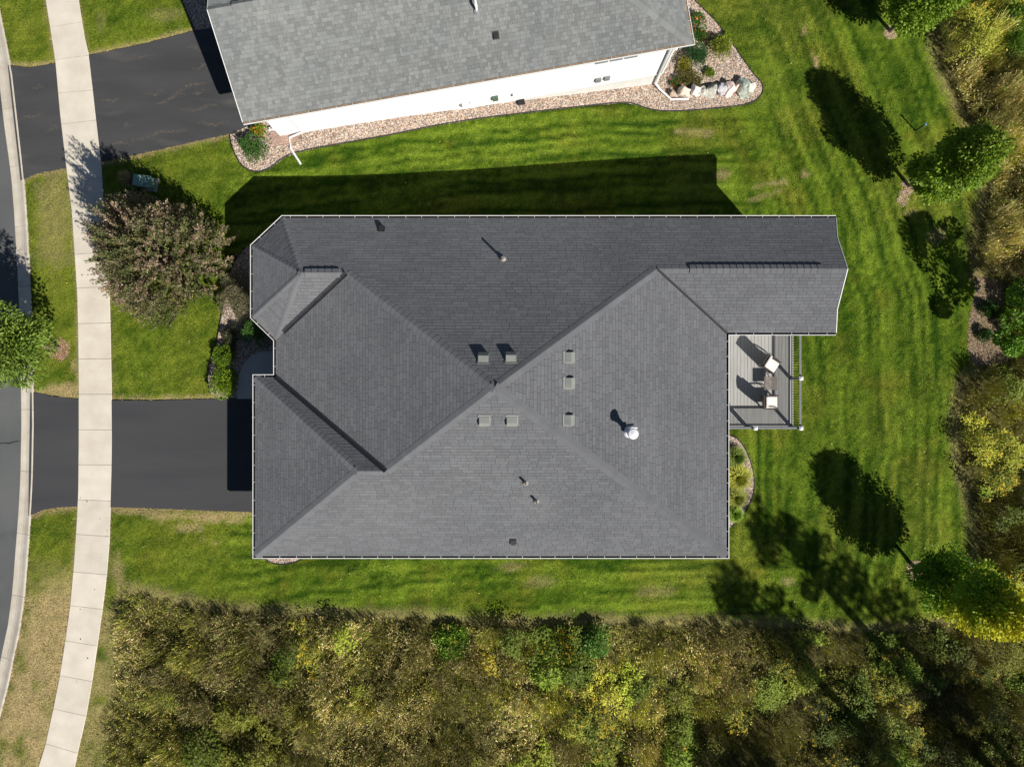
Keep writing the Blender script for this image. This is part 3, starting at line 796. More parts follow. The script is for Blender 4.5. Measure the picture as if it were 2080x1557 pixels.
# west wing with the clipped bay
hubY = 4.26; hubR = pN * (yN - hubY)
hub = Vector((-8.15, hubY, ZE + hubR))
Rw = Vector((xW + hubR / pW, hubY, ZE + hubR))
bA = e3(-9.46 + .04, yN); bB = e3(-10.75 + IN, 5.68 - .04); bC = e3(-10.75 + IN, 2.69 + .04); bD = e3(xW, 1.75 + .05)
# garage wing
gY = .364 - IN; gX = -10.65 + IN
gr = 2.56
gRy = yS + gr / pS
gV = Vector((xW + gr / pW, gRy, ZE + gr))
gH = Vector((-5.75, gRy, ZE + gr))
gNW = e3(gX, gY); gSW = e3(gX, yS); gNE = e3(xW, gY)
SEc = e3(xE, yS)
PL = {
    'south': [gSW, SEc, AP, gV, gH],
    'east': [SEc, VE, Re, AP],
    'north': [RnE, bA, hub, Rw, AP, Re, Rpk, RnM],
    'west': [bD, gNE, gV, AP, Rw],
    'wing_south': [VE, RsE, RsM, Rpk, Re],
    'bay_nw': [bA, bB, hub], 'bay_w': [bB, bC, hub], 'bay_sw': [bC, bD, hub],
    'bay_s': [bD, Rw, hub],
    'garage_w': [gNW, gSW, gH], 'garage_n': [gNE, gNW, gH, gV],
}
FR = {k: plane_frame(v) for k, v in PL.items()}
# roof shell: underlay planes, soffit and fascia in one mesh
rv = []; rf = []
for k, pts in PL.items():
    i = len(rv); rv += [p - FR[k][0] * .006 for p in pts]; rf.append(tuple(range(i, i + len(pts))))
outline = [gSW, SEc, VE, RsE, RnE, bA, bB, bC, bD, gNE, gNW]
i = len(rv); m = len(outline)
rv += [p - Vector((0, 0, .015)) for p in outline]; rv += [p - Vector((0, 0, .17)) for p in outline]
for j in range(m): rf.append((i + j, i + (j + 1) % m, i + m + (j + 1) % m, i + m + j))
rf.append(tuple(i + m + j for j in range(m - 1, -1, -1)))
roof = mesh('roof', rv, rf, M_UNDER, house)
for q, (k, pts) in enumerate(PL.items()):
    shingles(roof, pts, M_SHIN, seed=q + 3, wr=(.22, .5))
# rake boards at the gable end of the east wing, and the gable wall below it
for a, b, c in ((RsE, RsM, Rpk), (RnE, RnM, Rpk)):
    for s, e in ((a, b), (b, c)):
        o_ = Vector((.025, 0, 0)); dn = Vector((0, 0, .19)); up_ = Vector((0, 0, .02))
        mesh('rake_board', [s + up_, e + up_, e - dn, s - dn, s + up_ + o_, e + up_ + o_, e - dn + o_, s - dn + o_],
             [(0, 1, 2, 3), (7, 6, 5, 4), (0, 4, 5, 1), (3, 2, 6, 7)], M_WHITE, roof)
wall_poly = [(gX + .45, yS + .45), (xE - .45, yS + .45), (xE - .45, yEw + .45), (12.6, yEw + .45), (12.6, yN - .45), (-9.2, yN - .45), (bB.x + .45, bB.y - .15), (bC.x + .45, bC.y + .15), (bD.x + .45, bD.y + .2),
             (xW + .45, gY - .45), (gX + .45, gY - .45)]
V = []; Fc = []; n = len(wall_poly)
for x, y in wall_poly: V.append((x, y, ZE - .171))
for x, y in wall_poly: V.append((x, y, float(gz(x)) - .3))
Fc = [(i, n + i, n + (i + 1) % n, (i + 1) % n) for i in range(n)]
k = len(V); V += [(12.6, yEw + .45, ZE - .171), (12.6, yN - .45, ZE - .171), (12.6, yR, ZE + rE - .25)]; Fc.append((k, k + 1, k + 2))
mesh('wall', V, Fc, M_HOUSEW, house)
# ridges and hips, low end first
def caps(p0, p1, a, b, **kw): ridge_caps(roof, p0, p1, FR[a][0], FR[b][0], M_CAP, **kw)
caps(SEc, AP, 'south', 'east'); caps(Re, AP, 'east', 'north'); caps(Rw, AP, 'west', 'north'); caps(gV, AP, 'south', 'west')
caps(gSW, gH, 'garage_w', 'south'); caps(gNW, gH, 'garage_w', 'garage_n'); caps(gH, gV, 'garage_n', 'south')
caps(bA, hub, 'north', 'bay_nw', wing=.12); caps(bB, hub, 'bay_nw', 'bay_w', wing=.12); caps(bC, hub, 'bay_w', 'bay_sw', wing=.12); caps(bD, hub, 'bay_sw', 'bay_s', wing=.12)
for p0, p1 in ((Re, Rpk),): caps(p0, p1, 'wing_south', 'north', expo=.3)
caps(hub, Rw, 'bay_s', 'north', expo=.3)
valley(roof, VE, Re, FR['wing_south'][0], FR['east'][0], w=.055)
valley(roof, bD + (Rw - bD) * .12, Rw, FR['bay_s'][0], FR['west'][0], w=.1)
valley(roof, gNE, gV, FR['garage_n'][0], FR['west'][0], w=.1)
def ridge_vent(parent, p0, p1, na, nb, mat, w=.17, h=.055):
    d = (p1 - p0).normalized(); up = (na + nb).normalized()
    def side(nn, other):
        s = d.cross(nn).normalized()
        return s if s.dot(other) > 0 else -s
    wa = side(na, na - nb); wb = side(nb, nb - na)
    m = MB()
    top = []; 
    V = []
    for p in (p0, p1):
        V += [p + wa * w + na * h, p + up * (h + .02), p + wb * w + nb * h, p + wa * w + na * (h - .016), p + wb * w + nb * (h - .016)]
    o = mesh('ridge_vent', V, [(0, 1, 6, 5), (1, 2, 7, 6), (3, 0, 5, 8), (2, 4, 9, 7), (0, 3, 4, 2, 1), (5, 6, 7, 9, 8), (3, 8, 9, 4)], mat, parent)
    V = []
    for p in (p0, p1):
        V += [p + wa * (w - .02) + na * .002, p + wa * (w - .02) + na * (h - .017), p + wb * (w - .02) + nb * (h - .017), p + wb * (w - .02) + nb * .002]
    mesh('vent_baffle', V, [(0, 1, 5, 4), (2, 3, 7, 6), (0, 3, 2, 1), (4, 5, 6, 7)], M_BLACK, parent)
    L = (p1 - p0).length; k = int(L / .26)
    for i in range(1, k):          # cap joints: thin laps on top of the vent
        p = p0 + (p1 - p0) * (i / k)
        V = []
        for s, hh in ((0, .012), (.2, .003)):
            q = p + d * s
            V += [q + wa * w + na * (h + hh), q + up * (h + .02 + hh), q + wb * w + nb * (h + hh)]
        for hh in (.001,):
            V += [p + wa * w + na * h, p + up * (h + .02), p + wb * w + nb * h]
        mesh('ridge_cap', V, [(0, 1, 4, 3), (1, 2, 5, 4), (6, 7, 1, 0), (7, 8, 2, 1)], mat, parent)
ra = Vector((0, yR, ZE + rE)); 
def rx(px): return (px - CX) * (H - ZE - rE - .06) / F
ridge_vent(roof, Vector((rx(1402), yR, ZE + rE)), Vector((rx(1676), yR, ZE + rE)), FR['wing_south'][0], FR['north'][0], M_CAP)
ridge_vent(roof, Vector((rx(620), hubY, ZE + hubR)), Vector((rx(690), hubY, ZE + hubR)), FR['bay_s'][0], FR['north'][0], M_CAP)
# gutters along every eave
gutter(house, [(13.3, yN), (bA.x, bA.y), (bB.x, bB.y), (bC.x, bC.y), (bD.x, bD.y), (gNE.x, gNE.y), (gNW.x, gNW.y), (gSW.x, gSW.y), (SEc.x, SEc.y), (VE.x, VE.y), (13.3, yEw)], ZE, M_GUTIN)

def hit(px, py, key=None, p0=None, n=None):
    if key: p0 = PL[key][0]; n = FR[key][0]
    o = Vector((0, 0, H)); d = (P(px, py, 0) - o)
    t = (p0 - o).dot(n) / d.dot(n)
    return o + d * t
def frame_mat(key):
    n, u, v = FR[key]
    return Matrix((u, v, n)).transposed()
def box_vent(parent, px, py, key):
    c = hit(px, py, key); R = frame_mat(key); c = c - R @ Vector((0, 0, .0)) 
    w = .18
    def q(u, v, h): return c + R @ Vector((u, v, h))
    V = [q(-w, -w, .02), q(w, -w, .02), q(w, w, .02), q(-w, w, .02), q(-w, -w, .125), q(w, -w, .125), q(w, .0, .165), q(-w, .0, .165), q(w, w, .045), q(-w, w, .045)]
    Fc = [(0, 1, 5, 4), (4, 5, 6, 7), (7, 6, 8, 9), (1, 2, 8, 6, 5), (3, 0, 4, 7, 9), (2, 3, 9, 8)]
    fl = .26
    b = len(V); V += [q(-.22, -.2, .024), q(.22, -.2, .024), q(.22, fl, .03), q(-.22, fl, .03), q(-.22, -.2, .01), q(.22, -.2, .01), q(.22, fl, .01), q(-.22, fl, .01)]
    Fc += [(b, b + 1, b + 2, b + 3), (b + 4, b + 5, b + 1, b), (b + 5, b + 6, b + 2, b + 1), (b + 6, b + 7, b + 3, b + 2), (b + 7, b + 4, b, b + 3)]
    mesh('box_vent', V, Fc, M_VENT, parent)
for px, py, k in ((982, 727, 'north'), (1038, 726, 'north'), (1156, 725, 'east'), (1156, 777, 'east'), (1155, 852, 'east'), (984, 853, 'south'), (1040, 853, 'south')):
    box_vent(roof, px, py, k)
def exhaust(parent, c, R):
    def q(u, v, h): return c + R @ Vector((u, v, h))
    V = [q(-.1, -.1, .0), q(.1, -.1, .0), q(.1, .1, .0), q(-.1, .1, .0), q(-.1, -.1, .12), q(.1, -.1, .12), q(.1, .1, .05), q(-.1, .1, .05),
         q(-.14, -.14, .022), q(.14, -.14, .022), q(.14, .16, .026), q(-.14, .16, .026)]
    mesh('exhaust_vent', V, [(0, 1, 5, 4), (4, 5, 6, 7), (1, 2, 6, 5), (3, 0, 4, 7), (2, 3, 7, 6), (8, 9, 10, 11)], M_BLACK, parent)
for px, py, k in ((775, 465, 'north'), (1042, 1098, 'south')): exhaust(roof, hit(px, py, k), frame_mat(k))
def vent_pipe(parent, c, h, mat):
    m = MB(); m.lathe(c, [(.13, -.03), (.11, .06), (.075, .1), (.05, .14), (.05, h), (.03, h), (.03, h - .12)], 12)
    m.out('vent_pipe', mat, parent)
for px, py, k, h in ((1067, 979, 'south', .42), (1089, 1016, 'south', .42), (1022, 526, 'north', .42)): vent_pipe(roof, hit(px, py, k), h, M_PIPE)
c = hit(1276, 876, 'east')
m = MB(); m.lathe(c, [(.26, -.08), (.2, .08), (.13, .16), (.13, .3), (.16, .31), (.16, .35), (.1, .36), (.1, .8), (.14, .82), (.14, .98), (.2, 1.0), (.2, 1.06), (.17, 1.1), (.02, 1.14)], 20)
fl = m.out('chimney_flue', M_GALV, roof)
m = MB(); m.box(c + Vector((.2, .14, .1)), (.05, .3, .04), .0, frame_mat('east')); m.out('flashing_tab', M_GALV, roof)

# ---- the neighbour's house at the top, turned ten degrees
nb = empty('house', (SW2.x + 6, SW2.y + 5, 0), 'white walled house with light grey shingles at the top edge', 'house')
Z2 = 2.9; D2 = 3.7; A2 = .5; G_IN = .1
def nbp(s, d, z): return SW2 + u2 * s + n2v * d + Vector((0, 0, z - Z2))
L2 = (SE2 - SW2).length
z_at = lambda d: Z2 + A2 * (d - G_IN)
DR = 3.75
s0 = .05; s1 = L2 - .1
nA = nbp(s0, G_IN, Z2); nB = nbp(s1, G_IN, Z2); nHip = nbp(s1 - DR * 1.25, DR, z_at(DR)); nPk = nbp(s0, DR, z_at(DR))
nC = nbp(s1, 2 * DR - G_IN, Z2); nD = nbp(s0, 2 * DR - G_IN, Z2)
PL2 = {'s': [nA, nB, nHip, nPk], 'e': [nB, nC, nHip], 'n': [nC, nD, nPk, nHip]}
FR2 = {k: plane_frame(v) for k, v in PL2.items()}
rv = []; rf = []
for k, pts in PL2.items():
    i = len(rv); rv += [p - FR2[k][0] * .006 for p in pts]; rf.append(tuple(range(i, i + len(pts))))
ol = [nA, nB, nC, nD]; i = len(rv)
rv += [p - Vector((0, 0, .015)) for p in ol] + [p - Vector((0, 0, .18)) for p in ol]
for j in range(4): rf.append((i + j, i + (j + 1) % 4, i + 4 + (j + 1) % 4, i + 4 + j))
rf.append((i + 7, i + 6, i + 5, i + 4))
roof2 = mesh('roof', rv, rf, M_UNDER2, nb)
for q, (k, pts) in enumerate(PL2.items()):
    shingles(roof2, pts, M_SHIN2, seed=40 + q, expo=.15, wr=(.09, .26), thick=(.003, .009), gap=.005)
ridge_caps(roof2, nB, nHip, FR2['s'][0], FR2['e'][0], M_CAP2, expo=.22)
ridge_caps(roof2, nPk, nHip, FR2['s'][0], FR2['n'][0], M_CAP2, expo=.3)
ridge_vent(roof2, nbp(1.0, DR, z_at(DR)), nbp(9.5, DR, z_at(DR)), FR2['s'][0], FR2['n'][0], M_CAP2)
for a, b in ((nA, nPk), (nD, nPk)):
    o_ = -u2 * .025; dn = Vector((0, 0, .19)); up_ = Vector((0, 0, .018))
    mesh('rake_board', [a + up_, b + up_, b - dn, a - dn, a + up_ + o_, b + up_ + o_, b - dn + o_, a - dn + o_], [(0, 1, 2, 3), (7, 6, 5, 4), (0, 4, 5, 1), (3, 2, 6, 7)], M_WHITE, roof2)
gutter(nb, [nA.to_2d()[:], nB.to_2d()[:], nC.to_2d()[:]], Z2, M_GUTIN2, bracket_step=.6, fill=-.03)
# walls: lap siding boards over a painted foundation that steps out as the ground falls
def wall_pt(a, b, t, z): 
    p = a.lerp(b, t); return Vector((p.x, p.y, z))
wN0 = wS0 + n2v * 6.6; wN1 = wS1 + n2v * 6.6
SIDE_BOT = -.42
def lap_wall(parent, a, b, ztop, zbot, name='siding'):
    d = (b - a); d.z = 0; d.normalize(); nn = Vector((d.y, -d.x, 0))
    V = []; Fc = []; z = zbot
    while z < ztop - .02:
        z1 = min(z + .14, ztop); i = len(V)
        for p in (a, b):
            V += [Vector((p.x, p.y, z)) + nn * .018, Vector((p.x, p.y, z1)) + nn * .006, Vector((p.x, p.y, z)) + nn * .004]
        Fc += [(i, i + 3, i + 4, i + 1), (i + 2, i + 5, i + 3, i)]
        z = z1
    return mesh(name, V, Fc, M_SIDING, parent)
for a, b in ((wS0, wS1), (wS1, wN1), (wN0, wS0)):
    lap_wall(nb, a, b, Z2 - .18, SIDE_BOT if a is not wN0 else -.05)
V = []; Fc = []
ring = [wS0, wS1, wN1, wN0]
seg = 14
pts = [wS0.lerp(wS1, i / seg) for i in range(seg + 1)] + [wN1, wN0]
n = len(pts)
for p in pts: V.append((p.x, p.y, Z2 - .17))
for p in pts: V.append((p.x, p.y, float(gz(p.x)) - .25))
mesh('foundation', V, [(i, n + i, n + (i + 1) % n, (i + 1) % n) for i in range(n)], M_FOUND, nb)
nout = -n2v
m = MB()
Rn = Matrix((u2, n2v, Vector((0, 0, 1)))).transposed()
zt = SIDE_BOT - .06
mid = (wS0.lerp(wS1, .62)); 
m = MB(); pa = wS0.lerp(wS1, .25); pb = wS1
m.box(Vector(((pa.x + pb.x) / 2, (pa.y + pb.y) / 2, SIDE_BOT - .03)) + nout * .015, ((pb - pa).length, .05, .07), 0, Rn); m.out('skirt_board', M_SIDING, nb)
m = MB(); m.box(Vector((wS1.x, wS1.y, (Z2 - .2 + SIDE_BOT) / 2)) + nout * .012, (.09, .07, Z2 - .2 - SIDE_BOT), 0, Rn); m.out('corner_board', M_WHITE, nb)
def wall_hit(px, py, off=0.0):
    return hit(px, py, None, wS0 + nout * off, n2v)
def wall_box(name, px, py, w, h, dpt, mat, louvre=False):
    c = wall_hit(px, py, dpt / 2 + .02); m = MB(); m.box(c, (w, dpt, h), 0, Rn)
    if louvre:
        for k in range(4): m.box(c + nout * (dpt / 2 + .008) + Vector((0, 0, -h * .36 + k * h * .24)), (w * .86, .02, h * .07), 0, Rn)
    m.out(name, mat, nb)
wall_box('louvred_vent', 1215, 163, .26, .3, .08, M_METER, True); wall_box('louvred_vent', 1233, 159, .26, .3, .08, M_METER, True)
wall_box('utility_box', 1006, 200, .26, .32, .12, M_GREENBOX); wall_box('outlet_box', 937, 214, .1, .16, .09, M_METER); wall_box('outlet_box', 960, 208, .22, .13, .06, M_WHITE)
wall_box('dryer_hood', 1047, 193, .24, .2, .14, M_WHITE)
# slim high windows seen just under the gutter
for x in (1222, 1252, 1282):
    c = wall_hit(x, 126 - (x - 1222) * .18, .02)
    m = MB(); m.box(c, (.55, .05, .14), 0, Rn); m.out('window', M_METER, nb)
# downspouts
def downspout(pts, label=None):
    m = MB(); m.tube(pts, .05, 6); m.out('downspout', M_WHITE, nb)
def nbw(s, d, z): return nbp(s, d, z)
t0 = nbp(1.7, -.02, Z2 - .1); t1 = nbp(1.7, .37, Z2 - .45); 
pb_ = nbp(1.75, .37, .28)
g0 = G(590, 282); g1 = G(592, 303); g2 = G(612, 334)
downspout([t0, t1, pb_, Vector((g0.x, g0.y, float(gz(g0.x)) + .16)), Vector((g1.x, g1.y, float(gz(g1.x)) + .1)), Vector((g2.x, g2.y, float(gz(g2.x)) + .07))])
t0 = nbp(L2 - .75, -.02, Z2 - .1); t1 = nbp(L2 - .75, .36, Z2 - .45); pb_ = nbp(L2 - .72, .36, -1.2)
g0 = G(1338, 184); g1 = G(1362, 203); g2 = G(1398, 202)
downspout([t0, t1, pb_, Vector((g0.x, g0.y, float(gz(g0.x)) + .2)), Vector((g1.x, g1.y, float(gz(g1.x)) + .1)), Vector((g2.x, g2.y, float(gz(g2.x)) + .08))])
# things on its roof
c = hit(1007, 72, None, PL2['s'][0], FR2['s'][0]); R2 = Matrix((FR2['s'][1], FR2['s'][2], FR2['s'][0])).transposed(); exhaust(roof2, c, R2)
c = hit(968, 22, None, PL2['s'][0], FR2['s'][0])
m = MB(); m.lathe(c, [(.15, -.03), (.12, .05), (.06, .07)], 12); m.out('pipe_boot', M_METER, roof2)
m = MB(); m.tube([c, c + Vector((0, 0, .35)), c + Vector((-.02, .05, .42)), c + Vector((-.05, .28, .42))], .055, 10); m.out('vent_pipe', M_PVC, roof2)
# ------------------------------------------------------------------ paver landing by the upper house
la = G(566, 281); lroot = empty('paver_landing', (la.x, la.y, float(gz(la.x))), 'small pink paver landing at the front corner of the upper house', 'landing', rz=math.atan2(u2.y, u2.x))
bmb = MB(); bmb.box((0, 0, .06), (.19, .095, .06)); src = None
base = MB(); base.box((.35, .0, .03), (1.35, .62, .05)); base.out('landing_base', M_SOIL, lroot, False)
for r in range(6):
    for q in range(7):
        x = -.3 + q * .2 + (.1 if r % 2 else 0); y = -.26 + r * .104
        if x > 1.0: continue
        if src is None: src = bmb.out('paver', M_BRICK, lroot, False); src.location = (x, y, .0)
        else: dup(src, lroot, (x, y, random.uniform(-.004, .006)))
# low white slatted step riser against the wall
st = G(556, 268); sroot = empty('step', (st.x, st.y, float(gz(st.x))), 'short white slatted step beside the flowers at the upper house corner', 'step', rz=math.atan2(u2.y, u2.x))
m = MB(); m.box((.3, .14, .08), (.95, .1, .14)); m.out('riser', M_WHITE, sroot, False)
sl = None
for q in range(7):
    if sl is None:
        mm = MB(); mm.box((0, 0, .12), (.055, .05, .24)); sl = mm.out('slat', M_WHITE, sroot, False); sl.location = (-.12 + q * .13, .055, 0)
    else: dup(sl, sroot, (-.12 + q * .13, .055, 0))

# ------------------------------------------------------------------ deck behind the house
DZ = .25
DX0, DX1 = 8.38, 12.56; DY0, DY1 = -2.0, 2.5
gE = float(gz(12)); 
deck = empty('deck', (10.4, 0, float(gz(10.4))), 'grey board deck with black balusters on the right of the dark roof', 'deck')
bw = .1525; nbd = int((DX1 - DX0) / bw); bsrc = None
for i in range(nbd):
    x = DX0 + (i + .5) * (DX1 - DX0) / nbd
    if bsrc is None:
        mm = MB(); mm.box((0, (DY0 + DY1) / 2, 0), ((DX1 - DX0) / nbd - .012, DY1 - DY0, .03))
        im = wmat(deck).inverted(); bsrc = mm.out('deck_board', M_BOARD, deck, False)
        bsrc.location = (x - 10.4, 0, DZ - .015 - deck.location.z)
    else: dup(bsrc, deck, (x - 10.4, 0, DZ - .015 - deck.location.z))
m = MB(); m.box((DX1 + .02, (DY0 + DY1) / 2, DZ - .13), (.04, DY1 - DY0 + .08, .25)); m.box(((DX0 + DX1) / 2, DY0 - .02, DZ - .13), (DX1 - DX0, .04, .25))
for i in range(8): m.box((DX0 + .25 + i * .52, (DY0 + DY1) / 2, DZ - .135), (.04, DY1 - DY0 - .02, .19))
m.out('deck_frame', M_TRIM, deck)
for x, y in ((DX1 - .15, DY0 + .15), (DX1 - .15, .3), (DX1 - .15, DY1 - .2), (10.0, DY0 + .15)):
    m = MB(); zb = float(gz(x)); m.box((x, y, (zb - .1 + DZ - .24) / 2), (.14, .14, DZ - .24 - zb + .1)); m.out('support_post', M_TRIM, deck)
RT = DZ + 1.02
def rail_post(x, y):
    m = MB(); m.box((x, y, DZ + .53), (.12, .12, 1.08)); p = m.out('rail_post', M_RAIL, deck)
    m = MB(); m.box((x, y, DZ + 1.085), (.175, .175, .03))
    k = len(m.v); b = .0875; t = .03
    m.add([(x - b, y - b, DZ + 1.1), (x + b, y - b, DZ + 1.1), (x + b, y + b, DZ + 1.1), (x - b, y + b, DZ + 1.1), (x - t, y - t, DZ + 1.145), (x + t, y - t, DZ + 1.145), (x + t, y + t, DZ + 1.145), (x - t, y + t, DZ + 1.145)],
          [(0, 1, 5, 4), (1, 2, 6, 5), (2, 3, 7, 6), (3, 0, 4, 7), (4, 5, 6, 7)])
    m.out('post_cap', M_WHITE, p)
ry0 = DY0 + .07; rx1 = DX1 - .07
for x, y in ((rx1, ry0), (rx1, .22), (rx1, DY1 - .1), (10.52, ry0), (DX0 + .1, ry0)): rail_post(x, y)
for zc, hh, ww in ((RT - .03, .04, .09), (DZ + .1, .04, .05)):
    m = MB(); m.box((rx1, (ry0 + DY1 - .1) / 2, zc), (ww, DY1 - .1 - ry0 - .1, hh)); m.out('rail', M_RAIL, deck)
    m = MB(); m.box(((DX0 + rx1) / 2, ry0, zc), (rx1 - DX0 - .16, ww, hh)); m.out('rail', M_RAIL, deck)
bal = None
def baluster(x, y):
    global bal
    loc = (x - 10.4, y, DZ - deck.location.z)
    if bal is None:
        mm = MB(); mm.box((0, 0, .535), (.026, .026, .86)); bal = mm.out('baluster', M_BAL, deck, False); bal.location = loc
    else: dup(bal, deck, loc)
y = ry0 + .12
while y < DY1 - .2:
    if abs(y - .22) > .08: baluster(rx1, y)
    y += .112
x = DX0 + .22
while x < rx1 - .08:
    if abs(x - 10.52) > .08: baluster(x, ry0)
    x += .112

# patio furniture: two chairs facing the garden, a slatted table between
def chair(px, py, rot, label):
    p = P(px, py, DZ + .45)
    r = empty('patio_chair', (p.x, p.y, DZ), label, 'chair', 'patio chairs on the deck', rot)
    def part(name, mat, fn):
        m = MB(); fn(m); return m.out(name, mat, r, False)
    for sx, sy in ((.25, .24), (.25, -.24), (-.25, .24), (-.25, -.24)):
        part('leg', M_WICK, lambda m: m.box((sx, sy, .19 if sx > 0 else .19), (.055, .055, .38)))
    part('seat_frame', M_WICK, lambda m: m.box((0, 0, .35), (.58, .56, .07)))
    for s in (1, -1):
        part('armrest', M_WICK, lambda m: m.tube([(.27, s * .285, .36), (.29, s * .29, .56), (.2, s * .29, .61), (-.1, s * .29, .62), (-.3, s * .28, .62)], [.025, .028, .032, .032, .028], 8))
    # tall reclined back, slightly curved
    def back(m):
        V = []; Fc = []
        rows = 7
        for k in range(rows):
            t = k / (rows - 1); z = .34 + .72 * t; x = -.25 - .2 * t - .03 * math.sin(t * 3.1)
            for q, yy in enumerate((-.28, -.15, 0, .15, .28)):
                V.append((x + .03 * (1 - (yy / .28) ** 2) * -1, yy, z))
        n = len(V)
        V += [(a - .045, b, c) for a, b, c in V]
        for k in range(rows - 1):
            for q in range(4):
                i = k * 5 + q; Fc.append((i, i + 1, i + 6, i + 5)); Fc.append((n + i, n + i + 5, n + i + 6, n + i + 1))
            Fc.append((k * 5, k * 5 + 5, n + k * 5 + 5, n + k * 5)); Fc.append((k * 5 + 4, n + k * 5 + 4, n + k * 5 + 9, k * 5 + 9))
        for q in range(4): Fc.append(((rows - 1) * 5 + q, (rows - 1) * 5 + q + 1, n + (rows - 1) * 5 + q + 1, n + (rows - 1) * 5 + q))
        m.add(V, Fc)
    part('backrest', M_WICK, back)
    cu = part('seat_cushion', M_CUSH, lambda m: m.box((.02, 0, .435), (.54, .5, .1)))
    bc = part('back_cushion', M_CUSH, lambda m: m.box((0, 0, 0), (.1, .48, .52)))
    bc.location = (-.27, 0, .73); bc.rotation_euler = (0, -.27, 0)
    for ob in (cu, bc):
        bv = ob.modifiers.new('soft', 'BEVEL'); bv.width = .035; bv.segments = 3
    return r
chair(1566, 740, math.radians(-33), 'cream cushioned patio chair turned at an angle, above the slatted table')
chair(1565, 816, 0.0, 'cream cushioned patio chair set square, nearest the lower deck railing')
tp = P(1565.5, 777.5, DZ + .45)
tb = empty('side_table', (tp.x, tp.y, DZ), 'small brown slatted side table between the two patio chairs', 'table')
ts = None
for i in range(10):
    y = -.27 + i * .06
    if ts is None:
        mm = MB(); mm.box((0, 0, .44), (.58, .045, .025)); ts = mm.out('slat', M_SLAT, tb, False); ts.location = (0, y, 0)
    else: dup(ts, tb, (0, y, 0))
m = MB(); m.box((-.25, 0, .415), (.04, .58, .025)); m.box((.25, 0, .415), (.04, .58, .025)); m.out('table_frame', M_WICK, tb, False)
for sx, sy in ((1, 1), (1, -1), (-1, 1), (-1, -1)):
    m = MB(); m.tube([(sx * .24, sy * .24, .41), (sx * .17, sy * .17, 0)], .02, 6); m.out('leg', M_WICK, tb, False)

# ------------------------------------------------------------------ foliage tools
def leaves(C, D, size, col, jit=.25, asp=.5, fold=.25, Nd=None, nz=.55):
    """diamond leaves at C pointing along D; returns verts, quads(as 2 tris), colours"""
    n = len(C)
    D = D / (np.linalg.norm(D, axis=1, keepdims=True) + 1e-9)
    R = RNG.normal(size=(n, 3))
    if Nd is not None: R = Nd / (np.linalg.norm(Nd, axis=1, keepdims=True) + 1e-9) + R * nz
    S = np.cross(D, R); S /= (np.linalg.norm(S, axis=1, keepdims=True) + 1e-9)
    # prefer broad faces turned upward
    Nn = np.cross(S, D)
    fl = Nn[:, 2] < 0; S[fl] *= -1; Nn[fl] *= -1
    s = np.asarray(size)[:, None] if hasattr(size, '__len__') else size
    s = s * (1 + RNG.uniform(-jit, jit, (n, 1)))
    V = np.stack([C, C + D * s * .55 + S * s * asp * .5 + Nn * s * fold * .5, C + D * s, C + D * s * .55 - S * s * asp * .5 + Nn * s * fold * .5], 1)
    i = np.arange(n)[:, None] * 4
    T = np.concatenate([i + np.array([[0, 1, 2]]), i + np.array([[0, 2, 3]])], 0)
    return V.reshape(-1, 3), T, np.repeat(col, 4, 0)
def pick(pal, n, w=None):
    pal = np.array(pal); k = RNG.choice(len(pal), n, p=w)
    return pal[k] * RNG.uniform(.75, 1.25, (n, 1))
def sphere_dirs(n):
    d = RNG.normal(size=(n, 3)); return d / np.linalg.norm(d, axis=1, keepdims=True)

def shrub(name, label, px, py, r, h, pal, n=1800, leaf=.07, ry=None, cat='shrub', group=None, w=None, lumps=14, flowers=None, spiky=0.0, zoff=0.0):
    p = None
    z = 0.0
    for _ in range(10):
        p = P(px, py, z); z = float(gz(p.x)) + h * .45
    g = Vector((p.x, p.y, float(gz(p.x)) + zoff))
    root = empty(name, g, label, cat, group)
    ry = (ry or r) * 1.18; r = r * 1.18; n = int(n * 1.5)
    # lumps over a dome
    ld = sphere_dirs(lumps); ld[:, 2] = np.abs(ld[:, 2]) * .9 + .05
    lc = ld * np.array([r * .62, ry * .62, h * .62]); lr = RNG.uniform(.32, .5, lumps) * min(r, ry)
    k = RNG.integers(0, lumps, n)
    d = sphere_dirs(n); d[:, 2] = np.where(d[:, 2] < -.3, -d[:, 2], d[:, 2])
    rad = RNG.uniform(.55, 1.05, n) ** .6
    C = lc[k] + d * (lr[k] * rad)[:, None] * np.array([1, 1, min(1.4, h / max(r, .1))])
    C[:, 2] = np.clip(C[:, 2], .02, None)
    D = d * .8 + np.array([0, 0, .35 + spiky]) + RNG.normal(0, .35, (n, 3))
    col = pick(pal, n, w) * (.8 + .3 * vnoise(C[:, 0] * 6 + 50, C[:, 1] * 6 + 50, 3)[:, None])
    V, T, cc = leaves(C, D, leaf, col, Nd=d + np.array([0, 0, .8]))
    V += np.array(g)
    mesh_np('foliage', V, T, M_LEAF, root, cc)
    m = MB()
    rr = random.Random(int(px * 7 + py))
    for q in range(5):
        a = rr.uniform(0, 6.28); m.tube([g + Vector((0, 0, -.05)), g + Vector((math.cos(a) * r * .25, math.sin(a) * r * .25, h * .35)), g + Vector((math.cos(a) * r * .5, math.sin(a) * ry * .5, h * .6))], [.02, .014, .006], 5)
    m.out('stem', M_BARKD, root)
    if flowers:
        fp, fn, fs = flowers
        k = RNG.integers(0, n, fn); C2 = C[k] * 1.03 + np.array([0, 0, .03])
        D2_ = sphere_dirs(fn); D2_[:, 2] = np.abs(D2_[:, 2]) * .5
        V, T, cc = leaves(C2, D2_, fs, pick(fp, fn), asp=.9)
        V += np.array(g); mesh_np('flowers', V, T, M_FLOWER, root, cc)['kind'] = 'stuff'
    return root
